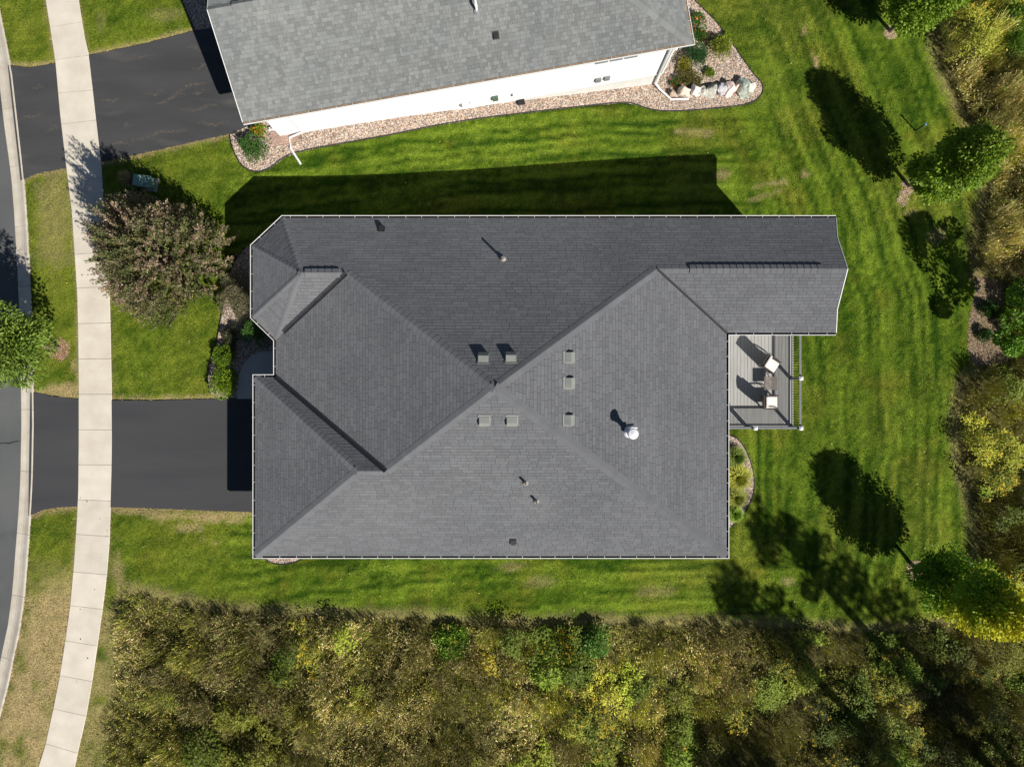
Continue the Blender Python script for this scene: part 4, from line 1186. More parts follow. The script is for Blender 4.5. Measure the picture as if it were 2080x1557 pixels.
def grass_clump(name, label, px, py, r, h, pal, n=260, wdt=.018, cat='ornamental grass', group=None, lean=None):
    g = G(px, py); root = empty(name, (g.x, g.y, float(gz(g.x))), label, cat, group)
    a = RNG.uniform(0, 6.28, n); rb = r * .2 * np.sqrt(RNG.random(n))
    out = RNG.uniform(.25, 1.0, n) * r
    base = np.stack([np.cos(a) * rb, np.sin(a) * rb, np.zeros(n)], 1)
    tip = np.stack([np.cos(a) * out, np.sin(a) * out, h * (1 - .55 * (out / r) ** 2) * RNG.uniform(.7, 1.1, n)], 1)
    if lean is not None: tip += np.array(lean) * RNG.uniform(.6, 1.1, (n, 1))
    V, T, cc = blades(base, tip, wdt, pick(pal, n), arch=.25 * h)
    V += np.array(root.location)
    mesh_np('foliage', V, T, M_STRAW, root, cc)
    return root
def blades(B, Tp, wdt, col, arch=.1):
    """curved tapering blades: 5 verts, 3 tris"""
    n = len(B)
    M_ = (B + Tp) / 2 + np.array([0, 0, 1.0]) * (arch if np.isscalar(arch) else np.asarray(arch)[:, None])
    d = Tp - B; s = np.stack([-d[:, 1], d[:, 0], np.zeros(n)], 1) + RNG.normal(0, .02, (n, 3))
    s /= (np.linalg.norm(s, axis=1, keepdims=True) + 1e-9)
    w = (wdt if np.isscalar(wdt) else np.asarray(wdt)[:, None]) * .5
    V = np.stack([B - s * w, B + s * w, M_ + s * w * .9, M_ - s * w * .9, Tp], 1).reshape(-1, 3)
    i = np.arange(n)[:, None] * 5
    T = np.concatenate([i + np.array([[0, 1, 2]]), i + np.array([[0, 2, 3]]), i + np.array([[3, 2, 4]])], 0)
    return V, T, np.repeat(col, 5, 0)

def tree(name, label, px, py, h, clear, r, pal, n=9000, leaf=.13, bark=M_BARK, trunk=.09, lean=(0, 0), clumps=60, sparse=.34, group=None, w=None, shape=1.0, xy=None, cat='tree', asp=.6, yellow=None):
    g = G(px, py) if xy is None else Vector((xy[0], xy[1], 0)); g.z = float(gz(g.x)) 
    root = empty(name, g, label, cat, group)
    top = Vector((lean[0], lean[1], h))
    ch = h - clear
    # clumps fill an egg shaped crown
    cl = []; rr = random.Random(int(px * 3 + py))
    while len(cl) < clumps:
        t = rr.random(); a = rr.uniform(0, 6.2832)
        env = math.sin(math.pi * min(1, (t * .95 + .025)) ** (.68 * shape)) ** .75
        q = env * r * (1 - sparse * .8) * math.sqrt(rr.uniform(.1, 1.0))
        cl.append((math.cos(a) * q + lean[0] * t, math.sin(a) * q + lean[1] * t, clear + ch * (t * .92 + .03)))
    cl = np.array(cl); lr = RNG.uniform(.75, 1.25, clumps) * r * sparse
    k = RNG.integers(0, clumps, n)
    d = sphere_dirs(n)
    C = cl[k] + d * (lr[k] * RNG.uniform(.3, 1.0, n) ** .5)[:, None] * np.array([1, 1, .8])
    D = d * .6 + np.array([0, 0, -.15]) + RNG.normal(0, .45, (n, 3)); 
    out = C[:, :2] / (np.linalg.norm(C[:, :2], axis=1, keepdims=True) + .01)
    D[:, :2] += out * .4
    col = pick(pal, n, w)
    tone = RNG.uniform(.8, 1.2, (clumps, 1)); col = col * tone[k]
    if yellow is not None:
        f = sstep(yellow[1], yellow[2], C @ np.array(yellow[3]) + RNG.normal(0, .25, n))[:, None]
        col = col * (1 - f) + np.array(yellow[0]) * RNG.uniform(.7, 1.2, (n, 1)) * f
    V, T, cc = leaves(C, D, leaf, col, asp=asp, Nd=d + np.array([0, 0, .7]))
    V += np.array(g)
    mesh_np('crown', V, T, M_LEAF, root, cc)
    m = MB()
    pts = [g + Vector((0, 0, -.1)), g + Vector((0, 0, .05)), g + Vector((lean[0] * .1 + .03, lean[1] * .1, clear * .5)), g + Vector((lean[0] * .25, lean[1] * .25 + .03, clear)), g + Vector((lean[0] * .5, lean[1] * .5, clear + ch * .4)), g + Vector((lean[0] * .85, lean[1] * .85, clear + ch * .82))]
    m.tube(pts, [trunk * 1.6, trunk * 1.15, trunk, trunk * .9, trunk * .5, trunk * .12], 9)
    for q in range(min(clumps, 26)):
        c = Vector(cl[q]); t = max(.0, min(1, (c.z - clear) / ch - .25))
        s = pts[3].lerp(pts[5], t)
        e = g + c
        m.tube([s, s.lerp(e, .5) + Vector((0, 0, .08 * r)), e], [trunk * .34, trunk * .2, trunk * .06], 5)
    m.out('trunk', bark, root)
    return root

# ------------------------------------------------------------------ trees
MAPLE = [(.18, .3, .02), (.23, .36, .025), (.13, .24, .016), (.28, .39, .03)]
tree('maple_tree', 'upright green maple with mulch at its foot, right of the upper house', 1846, 377, 6.1, 1.35, 1.55, MAPLE, n=17000, leaf=.14, clumps=80, sparse=.3, lean=(.1, 0), yellow=((.2, .24, .02), .9, 2.2, (.5, .3, .2)))
tree('maple_tree', 'green maple cut by the top edge near the right corner', 1808, 63, 6.2, 1.4, 1.6, MAPLE, n=17000, leaf=.14, clumps=80, sparse=.3, yellow=((.19, .25, .02), .8, 2.2, (.6, .2, .2)))
tree('maple_tree', 'maple turning yellow with shaded top at the bottom right', 1852, 1146, 6.5, 1.5, 1.75, [(.18, .34, .02), (.23, .4, .022), (.14, .28, .016)], n=19000, leaf=.14, clumps=90, sparse=.3, lean=(.8, -.6),
     yellow=((.58, .56, .02), .3, 1.5, (.75, -.75, .12)))
tree('young_tree', 'sparse young tree in the brown mulch bed at the right edge', 2014, 650, 5.6, 1.6, 2.0, [(.16, .32, .03), (.22, .39, .04), (.12, .25, .02)], n=7000, leaf=.15, clumps=30, sparse=.2, lean=(.5, 0), trunk=.06, shape=.8)
tree('street_tree', 'green street tree with long leaflets at the left edge by the kerb', 120, 706, 6.0, 1.7, 2.2, [(.15, .24, .025), (.2, .3, .04), (.26, .36, .06), (.11, .19, .02)], n=18000, leaf=.16, clumps=60, sparse=.3, asp=.42, lean=(-.55, 0))
# tall trees standing outside the picture whose soft shade falls on the lower right lawn and the meadow
for i, (x, y, h, r) in enumerate(((27.9, -22.7, 15.6, 3.0), (23.3, -18.9, 15.2, 1.7), (22.0, -22.4, 15.4, 2.0), (32.5, -27.8, 15.8, 3.6), (20.9, -29.4, 15.5, 2.6), (27.0, -28.2, 15.5, 2.2))):
    tree('tall_tree', ['tall tree just beyond the lower right corner', 'tall tree closest to the lower right corner of the lawn', 'tall tree below the bottom edge near the right corner', 'farthest tall tree past the lower right corner', 'tall tree well below the middle of the bottom edge', 'tall tree between the two farthest ones below the corner'][i],
         0 + i * 13, 5, h, 10.6, r, MAPLE, n=2200, leaf=.24, clumps=24, sparse=.23, trunk=.2, xy=(x, y), group='tall trees outside the frame')

# the big bronze leaved crab apple: a dense head of upright shoots
def crab():
    g = G(358, 530); g.z = float(gz(g.x))
    root = empty('crab_apple_tree', g, 'large bronze and olive leaved spreading tree beside the sidewalk', 'tree')
    rr = random.Random(5); m = MB()
    m.tube([g + Vector((0, 0, -.1)), g + Vector((0, 0, .5)), g + Vector((0, .03, 1.1))], [.17, .14, .12], 10)
    fork = g + Vector((0, .03, 1.0))
    n = 980; B = []; Tp = []
    for i in range(n):
        a = rr.uniform(0, 6.2832); q = math.sqrt(rr.random())
        R = 2.78 * (1 + .16 * math.sin(3 * a + 1) + .08 * math.sin(7 * a))
        rad = q * R
        zt = .7 + 4.45 * (1 - q ** 2.4) * rr.uniform(.55, 1.08) + rr.uniform(-.1, .3)
        Ls = rr.uniform(.9, 1.7)
        tip = Vector((math.cos(a) * rad, math.sin(a) * rad, zt))
        outd = Vector((math.cos(a) * (.25 + .75 * q), math.sin(a) * (.25 + .75 * q), 1.15)).normalized()
        B.append(tip - outd * Ls); Tp.append(tip)
    B = np.array(B); Tp = np.array(Tp)
    for i in range(0, n, 24):
        e = g + Vector(B[i]); m.tube([fork, fork.lerp(e, .5) + Vector((0, 0, -.1)), e], [.06, .035, .01], 5)
    m.out('trunk', M_BARKD, root)
    # shoots
    V, T, cc = blades(B, Tp, .03, pick([(.2, .12, .1), (.15, .09, .075)], n), arch=.0)
    per = 60
    t = RNG.uniform(.1, 1.05, (n, per, 1))
    C = (B[:, None] * (1 - t) + Tp[:, None] * t + RNG.normal(0, .03, (n, per, 3))).reshape(-1, 3)
    ax = np.repeat(Tp - B, per, 0); ax /= np.linalg.norm(ax, axis=1, keepdims=True)
    D = sphere_dirs(len(C)) * .8 + ax * .7
    bronze = np.array([(.31, .23, .15), (.38, .28, .19), (.23, .18, .1), (.45, .34, .23)])
    olive = np.array([(.2, .21, .075), (.15, .175, .06), (.25, .25, .1), (.12, .15, .045)])
    f = fbm(C[:, 0] * .55 + 4, C[:, 1] * .55 + 8, 61)
    pb = np.clip(.62 + (f - .5) * 2.0 + .14 * (C[:, 1] - .4), .1, .9)
    sh = np.repeat(RNG.uniform(.62, 1.2, n), per)[:, None]
    isb = np.repeat(RNG.random(n), per) * .7 + RNG.random(len(C)) * .3 < pb
    col = np.where(isb[:, None], bronze[RNG.integers(0, 4, len(C))], olive[RNG.integers(0, 4, len(C))]) * RNG.uniform(.75, 1.3, (len(C), 1)) * sh
    yl = RNG.random(len(C)) < .012; col[yl] = (.4, .28, .05)
    V2, T2, c2 = leaves(C, D, .092, col, asp=.55, Nd=ax * .3 + np.array([0.2, -.2, .7]), nz=.9)
    Vall = np.concatenate([V, V2]) + np.array(g); Tall = np.concatenate([T, T2 + len(V)]); 
    mesh_np('crown', Vall, Tall, M_LEAF, root, np.concatenate([cc, c2]))
crab()

# ------------------------------------------------------------------ shrubs and flowers in the beds
GR = [(.1, .23, .045), (.125, .28, .055), (.075, .18, .035)]
YG = [(.22, .36, .02), (.28, .42, .025), (.17, .29, .015), (.34, .44, .04)]
SAGE = [(.25, .25, .13), (.31, .29, .16), (.19, .2, .1), (.36, .32, .19)]
shrub('round_shrub', 'round green shrub in the rock bed by the worn driveway', 512, 296, .55, .75, GR, n=2600, leaf=.06)
shrub('flower_plant', 'red and yellow flowering plant beside the round green shrub', 524, 263, .32, .5, YG, n=700, leaf=.08, flowers=([(.6, .06, .04), (.7, .4, .03), (.65, .2, .03)], 90, .08), cat='flowers')
shrub('sage_shrub', 'wide sage grey shrub against the front bay of the dark roofed house', 478, 602, .8, .85, SAGE, n=6500, leaf=.06, ry=1.25, spiky=.5)
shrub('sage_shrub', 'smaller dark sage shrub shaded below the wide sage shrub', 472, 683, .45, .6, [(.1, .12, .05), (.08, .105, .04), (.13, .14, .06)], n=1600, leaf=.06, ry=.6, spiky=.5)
shrub('evergreen_shrub', 'deep green rounded shrub half under the bay gutter', 519, 676, .62, .95, GR, n=3000, leaf=.06)
shrub('yellow_green_shrub', 'upper of two yellow green shrubs beside the curved path', 457, 724, .5, .7, [(.19, .31, .025), (.24, .37, .03), (.15, .25, .02)], n=2400, leaf=.07)
shrub('yellow_green_shrub', 'lower brighter yellow green shrub at the driveway corner', 450, 776, .62, .8, YG, n=3200, leaf=.07)
shrub('flowering_shrub', 'dark green shrub with orange flowers beside the right gutter of the upper house', 1416, 52, .42, .7, GR, n=1800, leaf=.07, ry=.75, flowers=([(.75, .16, .02), (.7, .1, .02)], 40, .09))
shrub('low_plant', 'small yellow olive plant right of the orange flowered shrub', 1432, 78, .26, .35, [(.2, .19, .05), (.25, .22, .07), (.13, .15, .04)], n=600, leaf=.06, cat='plant')
shrub('globe_shrub', 'dark green globe shrub at the corner of the upper house', 1411, 112, .55, .9, [(.06, .17, .05), (.08, .21, .06), (.05, .14, .04)], n=3200, leaf=.055)
shrub('spirea_shrub', 'loose yellow green shrub on the rock bed near the lawn', 1461, 96, .55, .7, [(.28, .34, .04), (.34, .41, .04), (.16, .25, .03), (.44, .46, .05)], n=2000, leaf=.07, lumps=18)
shrub('lime_plant', 'bright lime tuft at the outer edge of the upper rock bed', 1476, 74, .2, .35, YG, n=350, leaf=.07, cat='plant')
shrub('gold_plant', 'golden yellow plant below the corner downspout', 1388, 130, .36, .5, [(.5, .42, .04), (.4, .36, .04), (.22, .28, .05)], n=1100, leaf=.06, cat='plant')
shrub('olive_shrub', 'broad olive shrub with reddish tips behind the boulders', 1404, 156, .75, .6, [(.24, .25, .07), (.3, .28, .09), (.36, .26, .12), (.16, .2, .05)], n=2800, leaf=.06, ry=.42)
shrub('lime_plant', 'small lime plant right of the broad olive shrub', 1441, 147, .22, .35, YG, n=420, leaf=.07, cat='plant')
shrub('red_flower_plant', 'small dark plant with red flowers near the boulder end of the white wall', 1372, 165, .25, .4, GR, n=500, leaf=.06, flowers=([(.55, .04, .03)], 30, .07), cat='flowers')
shrub('small_shrub', 'upper small green shrub in the brown mulch bed', 2010, 626, .36, .55, [(.05, .13, .025), (.07, .16, .03), (.035, .09, .015)], n=900, leaf=.08)
shrub('small_shrub', 'lower small green shrub in the brown mulch bed', 2001, 678, .3, .5, [(.055, .14, .03), (.075, .17, .04), (.035, .09, .015)], n=700, leaf=.08)
shrub('leaf_plant', 'tiny light green plant beside the young tree trunk', 2030, 644, .16, .3, YG, n=220, leaf=.07, cat='plant')
for i, (x, y, r, lab) in enumerate(((1492, 925, .6, 'upper dark green grass clump in the crescent bed'), (1496, 968, .85, 'largest yellow green ornamental grass in the crescent bed'), (1492, 1008, .65, 'grass clump below the largest ornamental grass'), (1489, 1040, .5, 'lowest bright green grass clump in the crescent bed'))):
    grass_clump('ornamental_grass', lab, x, y, r, .55, [[(.2, .28, .06), (.26, .33, .07)], [(.48, .5, .07), (.56, .55, .1), (.36, .4, .06)], [(.34, .38, .07), (.42, .44, .1)], [(.26, .42, .05), (.34, .48, .08)]][i], n=1100, wdt=.024, group='grasses in the crescent bed')
grass_clump('feather_grass', 'tan plumed ornamental grass beside the green utility box', 276, 368, .5, .85, [(.45, .32, .17), (.38, .25, .12), (.52, .4, .24), (.12, .15, .05)], n=260, lean=(-.25, .05, .0))
grass_clump('feather_grass', 'low green ornamental grass round the foot of the utility box', 287, 378, .55, .4, [(.05, .09, .03), (.08, .12, .04)], n=240)

# ------------------------------------------------------------------ boulders in the upper bed
def boulder(px, py, a, b, h, c1, c2, label, seed, rot=0):
    g = G(px, py); z0 = float(gz(g.x)); a *= 1.12; b *= 1.15; h *= 1.35
    bm = bmesh.new(); bmesh.ops.create_icosphere(bm, subdivisions=3, radius=1.0)
    rr = np.random.default_rng(seed); off = rr.uniform(0, 50, 3)
    cr, sr = math.cos(rot), math.sin(rot)
    cuts = [Vector(v).normalized() for v in rr.normal(size=(11, 3))]; lim = rr.uniform(.5, .82, 11)
    for v in bm.verts:
        p = v.co.copy()
        for c, l in zip(cuts, lim):
            dd = p.dot(c)
            if dd > l: p -= c * (dd - l) * .97
        k = 1 + .3 * (float(vnoise(np.array([p.x * 3 + off[0]]), np.array([p.y * 3 + p.z * 2.3 + off[1]]), seed)[0]) - .5)
        x, y, z = p.x * a * k, p.y * b * k, p.z * h * k
        v.co = (x * cr - y * sr, x * sr + y * cr, z)
    me = bpy.data.meshes.new('boulder'); bm.to_mesh(me); bm.free()
    me.materials.append(mk('boulder_stone', tuple(min(.75, q * 1.35) for q in c1), tuple(min(.82, q * 1.4) for q in c2), scale=5, fine=25, fine_amt=.2, bump=.6, bscale=18, rough=.9))
    o = bpy.data.objects.new('boulder', me); COL.objects.link(o); o.location = (g.x, g.y, z0 + h * .35)
    tag(o, label, 'boulder', 'boulders lining the upper rock bed')
BO = [((1366, 193), .2, .16, .22, (.3, .22, .17), (.38, .3, .24), 'small brown boulder beside the corner downspout'),
      ((1386, 190), .42, .3, .34, (.4, .33, .27), (.48, .42, .36), 'long tan boulder second from the downspout'),
      ((1411, 187), .26, .27, .32, (.42, .4, .4), (.55, .53, .52), 'pale grey boulder right of the long tan one'),
      ((1424, 188), .17, .23, .28, (.55, .5, .42), (.62, .57, .5), 'narrow cream boulder between two grey ones'),
      ((1443, 186), .36, .32, .34, (.3, .29, .25), (.4, .39, .35), 'broad grey green boulder in the middle of the row'),
      ((1462, 184), .25, .26, .3, (.33, .32, .34), (.44, .43, .44), 'bluish grey boulder left of the pink one'),
      ((1478, 184), .27, .34, .34, (.5, .38, .34), (.6, .5, .46), 'pink boulder in the row'),
      ((1492, 181), .16, .24, .28, (.52, .36, .3), (.58, .45, .39), 'small salmon boulder beside the big green one'),
      ((1508, 184), .42, .55, .45, (.3, .36, .29), (.5, .52, .46), 'largest mottled green boulder at the end of the row'),
      ((1524, 178), .2, .22, .25, (.48, .45, .4), (.58, .55, .5), 'last small pale boulder at the right end')]
for i, (p, a, b, h, c1, c2, lab) in enumerate(BO): boulder(p[0], p[1], a, b, h, c1, c2, lab, 100 + i, rot=random.uniform(-.4, .4))
g = G(1058, 208); root = empty('bait_station', (g.x, g.y, float(gz(g.x)) + .03), 'small black plastic box on the river rock by the white wall', 'box', rz=.17)
m = MB(); m.box((0, 0, .08), (.34, .26, .16)); o = m.out('base', M_BLACK, root, False); m = MB(); m.box((0, 0, .175), (.31, .23, .028)); m.out('lid', M_BLACK, root, False)

# green utility cabinet under the big tree's shade
g = G(302, 374); root = empty('utility_box', (g.x, g.y, float(gz(g.x))), 'pale green metal utility box on the lawn in shade', 'utility box', rz=-.12)
m = MB(); m.box((0, 0, .04), (.86, .6, .08)); m.out('pad', M_STOOP, root, False)
m = MB(); m.box((0, 0, .32), (.72, .46, .5)); cab = m.out('cabinet', M_UTIL, root, False)
m = MB(); m.box((0, 0, .59), (.78, .5, .05)); lid = m.out('lid', M_UTIL, root, False)
for ob in (cab, lid):
    bv = ob.modifiers.new('edge', 'BEVEL'); bv.width = .02; bv.segments = 2
for k in range(5):
    m = MB(); m.box((.04 + k * .07, 0, .625), (.03, .4, .02)); m.out('rib', M_UTIL, root, False)
# blue topped marker post
g = G(1859, 265); root = empty('marker_post', (g.x, g.y, float(gz(g.x))), 'slim dark marker post with blue cap on the right lawn', 'post')
m = MB(); m.tube([(0, 0, -.05), (0, 0, .78)], .035, 8); m.out('post', M_BLACK, root, False)
m = MB(); m.lathe((0, 0, .74), [(.05, 0), (.055, .02), (.055, .1), (.03, .13)], 10); m.out('cap', M_BLUE, root, False)

# ------------------------------------------------------------------ grass
def lawn_grass():
    n = 430000
    x = RNG.uniform(-26, 26, n); y = RNG.uniform(-20, 20, n)
    bad = inside(gROADSIDE, x, y) | inside(gCURB, x, y) | inside(gWALK, x, y) | inside(MAIN_IN, x, y) | inside(NB_POLY, x, y)
    for k in ('DRIVE', 'APRON', 'DRIVE2', 'APRON2', 'BED_N', 'BED_NW', 'BED_W', 'BED_E', 'BED_S', 'STOOP', 'MEADOW'): bad |= inside(gD[k], x, y)
    for mu in gMU: bad |= inside(mu, x, y)
    x, y = x[~bad], y[~bad]; n = len(x)
    c, dry = lawn_col(x, y)
    c = c * RNG.uniform(.7, 1.45, (n, 1)) * np.array([1.05, 1.05, 1.0])
    a = RNG.uniform(0, 6.28, n); L = RNG.uniform(.04, .085, n); w = RNG.uniform(.012, .022, n)
    z = gz(x) - .01
    ca, sa = np.cos(a), np.sin(a); up = RNG.uniform(.2, .6, n)
    B = np.stack([x, y, z], 1); S = np.stack([-sa * w, ca * w, np.zeros(n)], 1)
    ho = np.sqrt(1 - up ** 2) * L
    Tp = B + np.stack([ca * ho, sa * ho, up * L + .02], 1)
    V = np.stack([B - S, B + S, Tp], 1).reshape(-1, 3)
    T = np.arange(n * 3).reshape(-1, 3)
    o = mesh_np('lawn_grass', V, T, M_BLADE, None, np.repeat(c, 3, 0))
    tag(o, 'short mown lawn grass around the houses and along the kerb', 'grass', kind='stuff')
lawn_grass()
def fallen():
    n = 420
    x = RNG.uniform(-22, 22, n * 3); y = RNG.uniform(-14, 16, n * 3)
    bad = inside(MAIN_IN, x, y) | inside(NB_POLY, x, y) | inside(gD['MEADOW'], x, y) | inside(gROADSIDE, x, y) | inside(gCURB, x, y)
    for k in ('DRIVE', 'APRON', 'DRIVE2', 'APRON2', 'BED_N', 'BED_W', 'BED_E', 'BED_NW', 'BED_S'): bad |= inside(gD[k], x, y)
    px, py = to_px(x, y, gz(x)); wgt = np.where((py > 1000) | ((px > 1500) & (py > 850)), .8, .18); wgt = np.where((px < 460) & (px > 230) & (py > 380) & (py < 810), .7, wgt)
    k = ~bad & (RNG.random(len(x)) < wgt); x, y = x[k][:n], y[k][:n]; n = len(x)
    C = np.stack([x, y, gz(x) + .07], 1); D = RNG.normal(size=(n, 3)); D[:, 2] *= .2
    V, T, cc = leaves(C, D, .065, pick([(.55, .5, .12), (.6, .55, .35), (.5, .4, .08), (.45, .5, .2)], n), asp=.8)
    o = mesh_np('fallen_leaves', V, T, M_LEAF, None, cc); tag(o, 'scattered tiny yellow fallen leaves on the lawn', 'fallen leaves', kind='stuff')
fallen()

def meadow():
    poly = gD['MEADOW']
    def pts(den):
        n = int(den * 56 * 44)
        x = RNG.uniform(-28, 28, n); y = RNG.uniform(-22, 22, n)
        k = inside(poly, x, y)
        for mu in gMU: k &= ~inside(mu, x, y)
        return x[k], y[k]
    # the meadow is a crowd of mounds: each has a centre, a spread, a height and one kind of plant
    mx, my = pts(1.15); nm = len(mx)
    px, py = to_px(mx, my, gz(mx) + .5)
    def gs(cx, cy, rx, ry): return np.exp(-(((px - cx) / rx) ** 2 + ((py - cy) / ry) ** 2))
    a = fbm(mx * .3 + 9, my * .3 + 2, 81) + .3 * gs(1500, 1340, 120, 70) + .3 * gs(1080, 1480, 90, 110) + .2 * gs(450, 1290, 300, 70) + .42 * gs(2030, 330, 110, 260) + .2 * gs(700, 1450, 150, 60) - .35 * gs(1850, 1450, 280, 130) - .2 * gs(1220, 1400, 90, 200) - .3 * gs(2060, 880, 90, 140) - .2 * gs(2050, 90, 70, 70)
    u = RNG.random(nm)
    p_straw = np.clip(.06 + 2.2 * (a - .46), .03, .92)
    kind = np.where(u < p_straw, 0, 1)                       # 0 straw
    rest = kind == 1
    v_ = RNG.random(nm)
    leafy = np.clip(.36 + .9 * (.5 - a), .12, .9)
    kind[rest] = np.where(v_[rest] < leafy[rest] * .48, 2, np.where(v_[rest] < leafy[rest], 3, 1))   # 1 olive grass, 2 leafy weed, 3 goldenrod
    dE = dist_line(poly[:44], mx, my)
    mh = RNG.uniform(.45, 1.15, nm) * (1 + .35 * (kind >= 2)) * (.75 + .5 * fbm(mx * .35, my * .35, 73))
    mh *= (.7 + .3 * sstep(.1, .8, dE)) * (1 + .75 * sstep(19.5, 22, mx) * (my > -13)) * (1 + .3 * ((px > 850) & (px < 1300) & (dE < 1.6)))
    mR = RNG.uniform(.4, .9, nm)
    tone = RNG.uniform(.62, 1.3, nm) * (.55 + .95 * sstep(.25, .75, fbm(mx * .28 + 3, my * .28 + 1, 77))) * (1 - .35 * gs(1880, 1480, 300, 120) - .3 * gs(560, 1520, 70, 50) - .3 * gs(1450, 1520, 130, 60))  # lowered in spots: darker lush plants, plus shade of hollows painted into the tone
    straw = np.array([(.62, .5, .2), (.72, .59, .26), (.5, .39, .15), (.58, .46, .19), (.82, .7, .38)])
    oliv = np.array([(.46, .43, .085), (.56, .5, .11), (.37, .37, .06), (.62, .56, .15)])
    green = np.array([(.26, .34, .045), (.33, .4, .06), (.2, .28, .035), (.38, .43, .09)])
    x, y = pts(46); n = len(x)
    kd = np.empty(n, np.int64); dd = np.empty(n)
    for i in range(0, n, 2000):
        q = (x[i:i + 2000, None] - mx) ** 2 + (y[i:i + 2000, None] - my) ** 2
        q = q / mR ** 2
        kd[i:i + 2000] = q.argmin(1); dd[i:i + 2000] = np.sqrt(q.min(1))
    prof = np.clip(1 - dd ** 2, .0, 1) ** .7
    h = mh[kd] * (.34 + .66 * prof)
    K = kind[kd]
    # grass blades
    g_ = K <= 1
    per = 11
    xb, yb, hb, kb = x[g_], y[g_], h[g_], kd[g_]; nb_ = len(xb)
    X = np.repeat(xb, per) + RNG.normal(0, .07, nb_ * per); Y = np.repeat(yb, per) + RNG.normal(0, .07, nb_ * per)
    kk = np.repeat(kb, per)
    hh = np.repeat(hb, per) * RNG.uniform(.5, 1.1, nb_ * per)
    ox = X - mx[kk]; oy = Y - my[kk]; ol = np.hypot(ox, oy) + .05
    ang = RNG.uniform(0, 6.28, nb_ * per)
    lx = ox / ol * .45 + np.cos(ang) * .55; ly = oy / ol * .45 + np.sin(ang) * .55
    out = RNG.uniform(.08, .5, nb_ * per) * (hh * .6 + .18)
    B = np.stack([X, Y, gz(X)], 1); Tp = B + np.stack([lx * out, ly * out, hh], 1)
    N_ = nb_ * per
    isst = kind[kk] == 0
    mixr = RNG.random(N_)
    col = np.where((isst & (mixr < .66))[:, None] | ((~isst) & (mixr < .16))[:, None], straw[RNG.integers(0, 5, N_)], np.where((mixr > .72)[:, None], green[RNG.integers(0, 4, N_)], oliv[RNG.integers(0, 4, N_)]))
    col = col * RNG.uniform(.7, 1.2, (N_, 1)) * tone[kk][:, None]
    # start halfway up: the hidden feet of the blades are not needed
    Bm = B + (Tp - B) * np.array([.25, .25, .45])
    V, T, cc = blades(Bm, Tp, RNG.uniform(.011, .021, N_), col, arch=.06 * hh)
    hk = RNG.random(N_) < np.where(isst, .6, .25)
    Vh, Th, ch_ = leaves(Tp[hk] - np.array([0, 0, .03]), RNG.normal(size=(hk.sum(), 3)) * np.array([.8, .8, .4]) + (Tp - B)[hk] * 1.6, .14, col[hk] * 1.08, asp=.17, Nd=np.tile(np.array([[0.2, -.2, 1.0]]), (hk.sum(), 1)))
    o = mesh_np('meadow_grass', np.concatenate([V, Vh]), np.concatenate([T, Th + len(V)]), M_STRAW, None, np.concatenate([cc, ch_]))
    tag(o, 'tall tangled tan and green meadow grass below and right of the lawn', 'meadow grass', kind='stuff')
    # leafy weeds
    def plants(sel, per, size, pal, asp):
        xb, yb, hb, kb = x[sel], y[sel], h[sel] * RNG.uniform(.85, 1.15, sel.sum()), kd[sel]; m = len(xb)
        ang = RNG.uniform(0, 6.28, (m, per)); t = 1 - RNG.random((m, per)) ** 1.5 * .6
        rad = RNG.uniform(0, .13, (m, per))
        C = np.stack([xb[:, None] + np.cos(ang) * rad, yb[:, None] + np.sin(ang) * rad, gz(xb)[:, None] + hb[:, None] * t], 2).reshape(-1, 3)
        D = np.stack([np.cos(ang), np.sin(ang), RNG.uniform(-.35, .35, (m, per))], 2).reshape(-1, 3)
        mc = pal[RNG.integers(0, len(pal), nm)] * tone[:, None]
        col = np.repeat(mc[kb], per, 0) * RNG.uniform(.7, 1.25, (m * per, 1))
        sB = np.stack([xb, yb, gz(xb)], 1); sT = np.stack([xb, yb, gz(xb) + hb], 1)
        Vs, Ts, cs = blades(sB, sT + RNG.normal(0, .03, sT.shape), .018, pick([(.16, .18, .06), (.26, .2, .1)], m), arch=0.02)
        V, T, cc = leaves(C, D, size, col, asp=asp, Nd=np.tile(np.array([[0.15, -.15, 1.0]]), (len(C), 1)))
        return np.concatenate([V, Vs]), np.concatenate([T, Ts + len(V)]), np.concatenate([cc, cs]), (xb, yb, hb, kb)
    lp = np.array([(.22, .31, .03), (.28, .36, .04), (.36, .41, .05), (.19, .26, .028), (.42, .44, .06), (.33, .46, .045)])
    V, T, cc, _ = plants(K == 2, 13, .13, lp, .45)
    o = mesh_np('leafy_weeds', V, T, M_LEAF, None, cc); tag(o, 'green leafy weeds growing through the meadow grass', 'weeds', kind='stuff')
    gp = np.array([(.32, .36, .04), (.4, .42, .05), (.26, .31, .035), (.46, .45, .06)])
    V, T, cc, (xb, yb, hb, kb) = plants(K == 3, 13, .12, gp, .26)
    fl = RNG.random(len(xb)) < np.clip(RNG.uniform(-.08, .6, nm)[kb], 0, 1)
    xb, yb, hb = xb[fl], yb[fl], hb[fl]; m = len(xb); per = 9
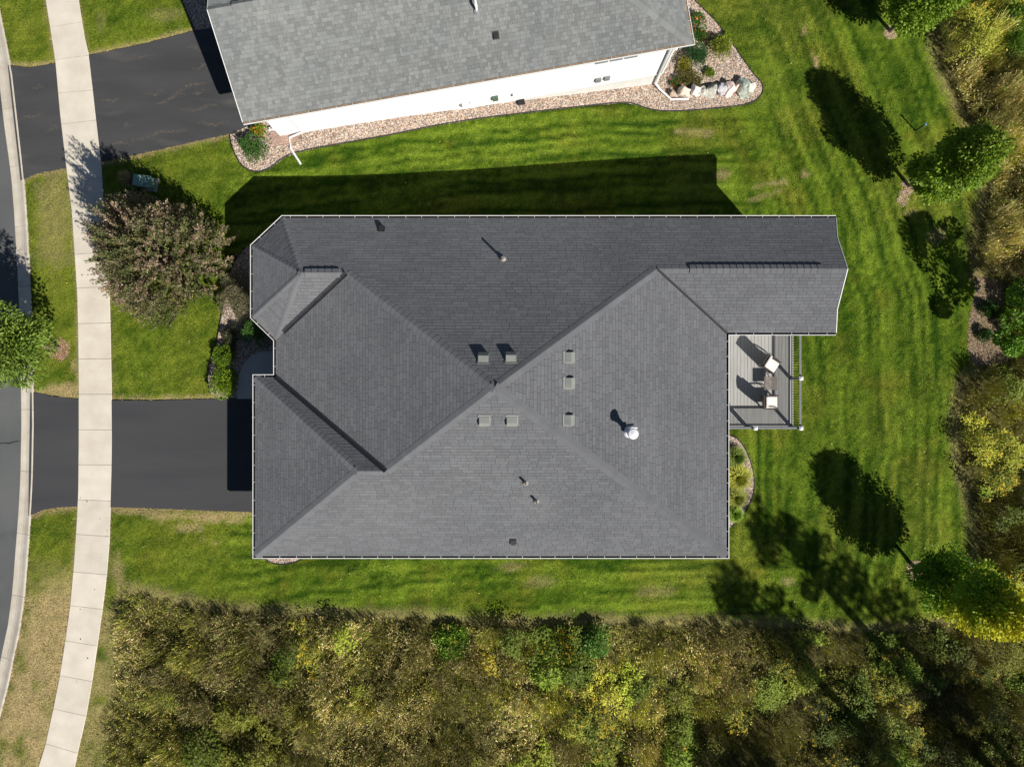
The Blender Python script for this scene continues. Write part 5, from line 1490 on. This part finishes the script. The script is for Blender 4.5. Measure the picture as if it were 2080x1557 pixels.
    aa = RNG.uniform(0, 6.28, m); t = RNG.random((m, per))
    C = np.stack([xb[:, None] + np.cos(aa)[:, None] * t * .16 + RNG.normal(0, .03, (m, per)), yb[:, None] + np.sin(aa)[:, None] * t * .16 + RNG.normal(0, .03, (m, per)), (gz(xb) + hb + .06)[:, None] + RNG.normal(0, .02, (m, per))], 2).reshape(-1, 3)
    col = np.repeat(pick([(.75, .5, .03), (.66, .48, .04), (.55, .46, .05), (.5, .45, .06)], m), per, 0) * RNG.uniform(.7, 1.15, (m * per, 1))
    Vf, Tf, cf = leaves(C, sphere_dirs(m * per) * np.array([1, 1, .4]), .06, col, asp=.8, Nd=np.tile(np.array([[0.1, -.1, 1.0]]), (len(C), 1)))
    o = mesh_np('goldenrod', np.concatenate([V, Vf]), np.concatenate([T, Tf + len(V)]), M_FLOWER, None, np.concatenate([cc, cf]))
    tag(o, 'yellow flowering goldenrod scattered through the meadow', 'wildflowers', kind='stuff')
meadow()
# single plants that stand out of the meadow edge
LM = [(.3, .5, .06), (.36, .55, .08), (.24, .42, .045)]
shrub('lime_shrub', 'bright lime green bush at the meadow edge below the roof centre', 915, 1306, .75, .75, LM, n=2200, leaf=.12, lumps=26)
shrub('tall_weed', 'tall light green weed poking above the meadow right of the lime bush', 1212, 1300, .6, .95, [(.24, .42, .09), (.3, .46, .13), (.19, .34, .06)], n=1300, leaf=.14, ry=.7, cat='weed', lumps=26)
shrub('yellow_bush', 'goldenrod bush beside the tall light green weed', 1130, 1312, 1.0, .8, [(.14, .21, .03), (.19, .25, .04), (.1, .15, .025)], n=3200, leaf=.11, ry=.8, flowers=([(.75, .5, .02), (.62, .42, .03)], 520, .08))
shrub('meadow_bush', 'dark green bush at the right edge beside the mulch bed', 2085, 640, .9, 1.6, MAPLE, n=3200, leaf=.13, ry=1.6)
shrub('meadow_bush', 'green bush near the top right corner of the meadow', 2062, 60, 1.0, 1.6, [(.17, .3, .04), (.22, .35, .05), (.12, .22, .03)], n=3000, leaf=.13, ry=1.2)
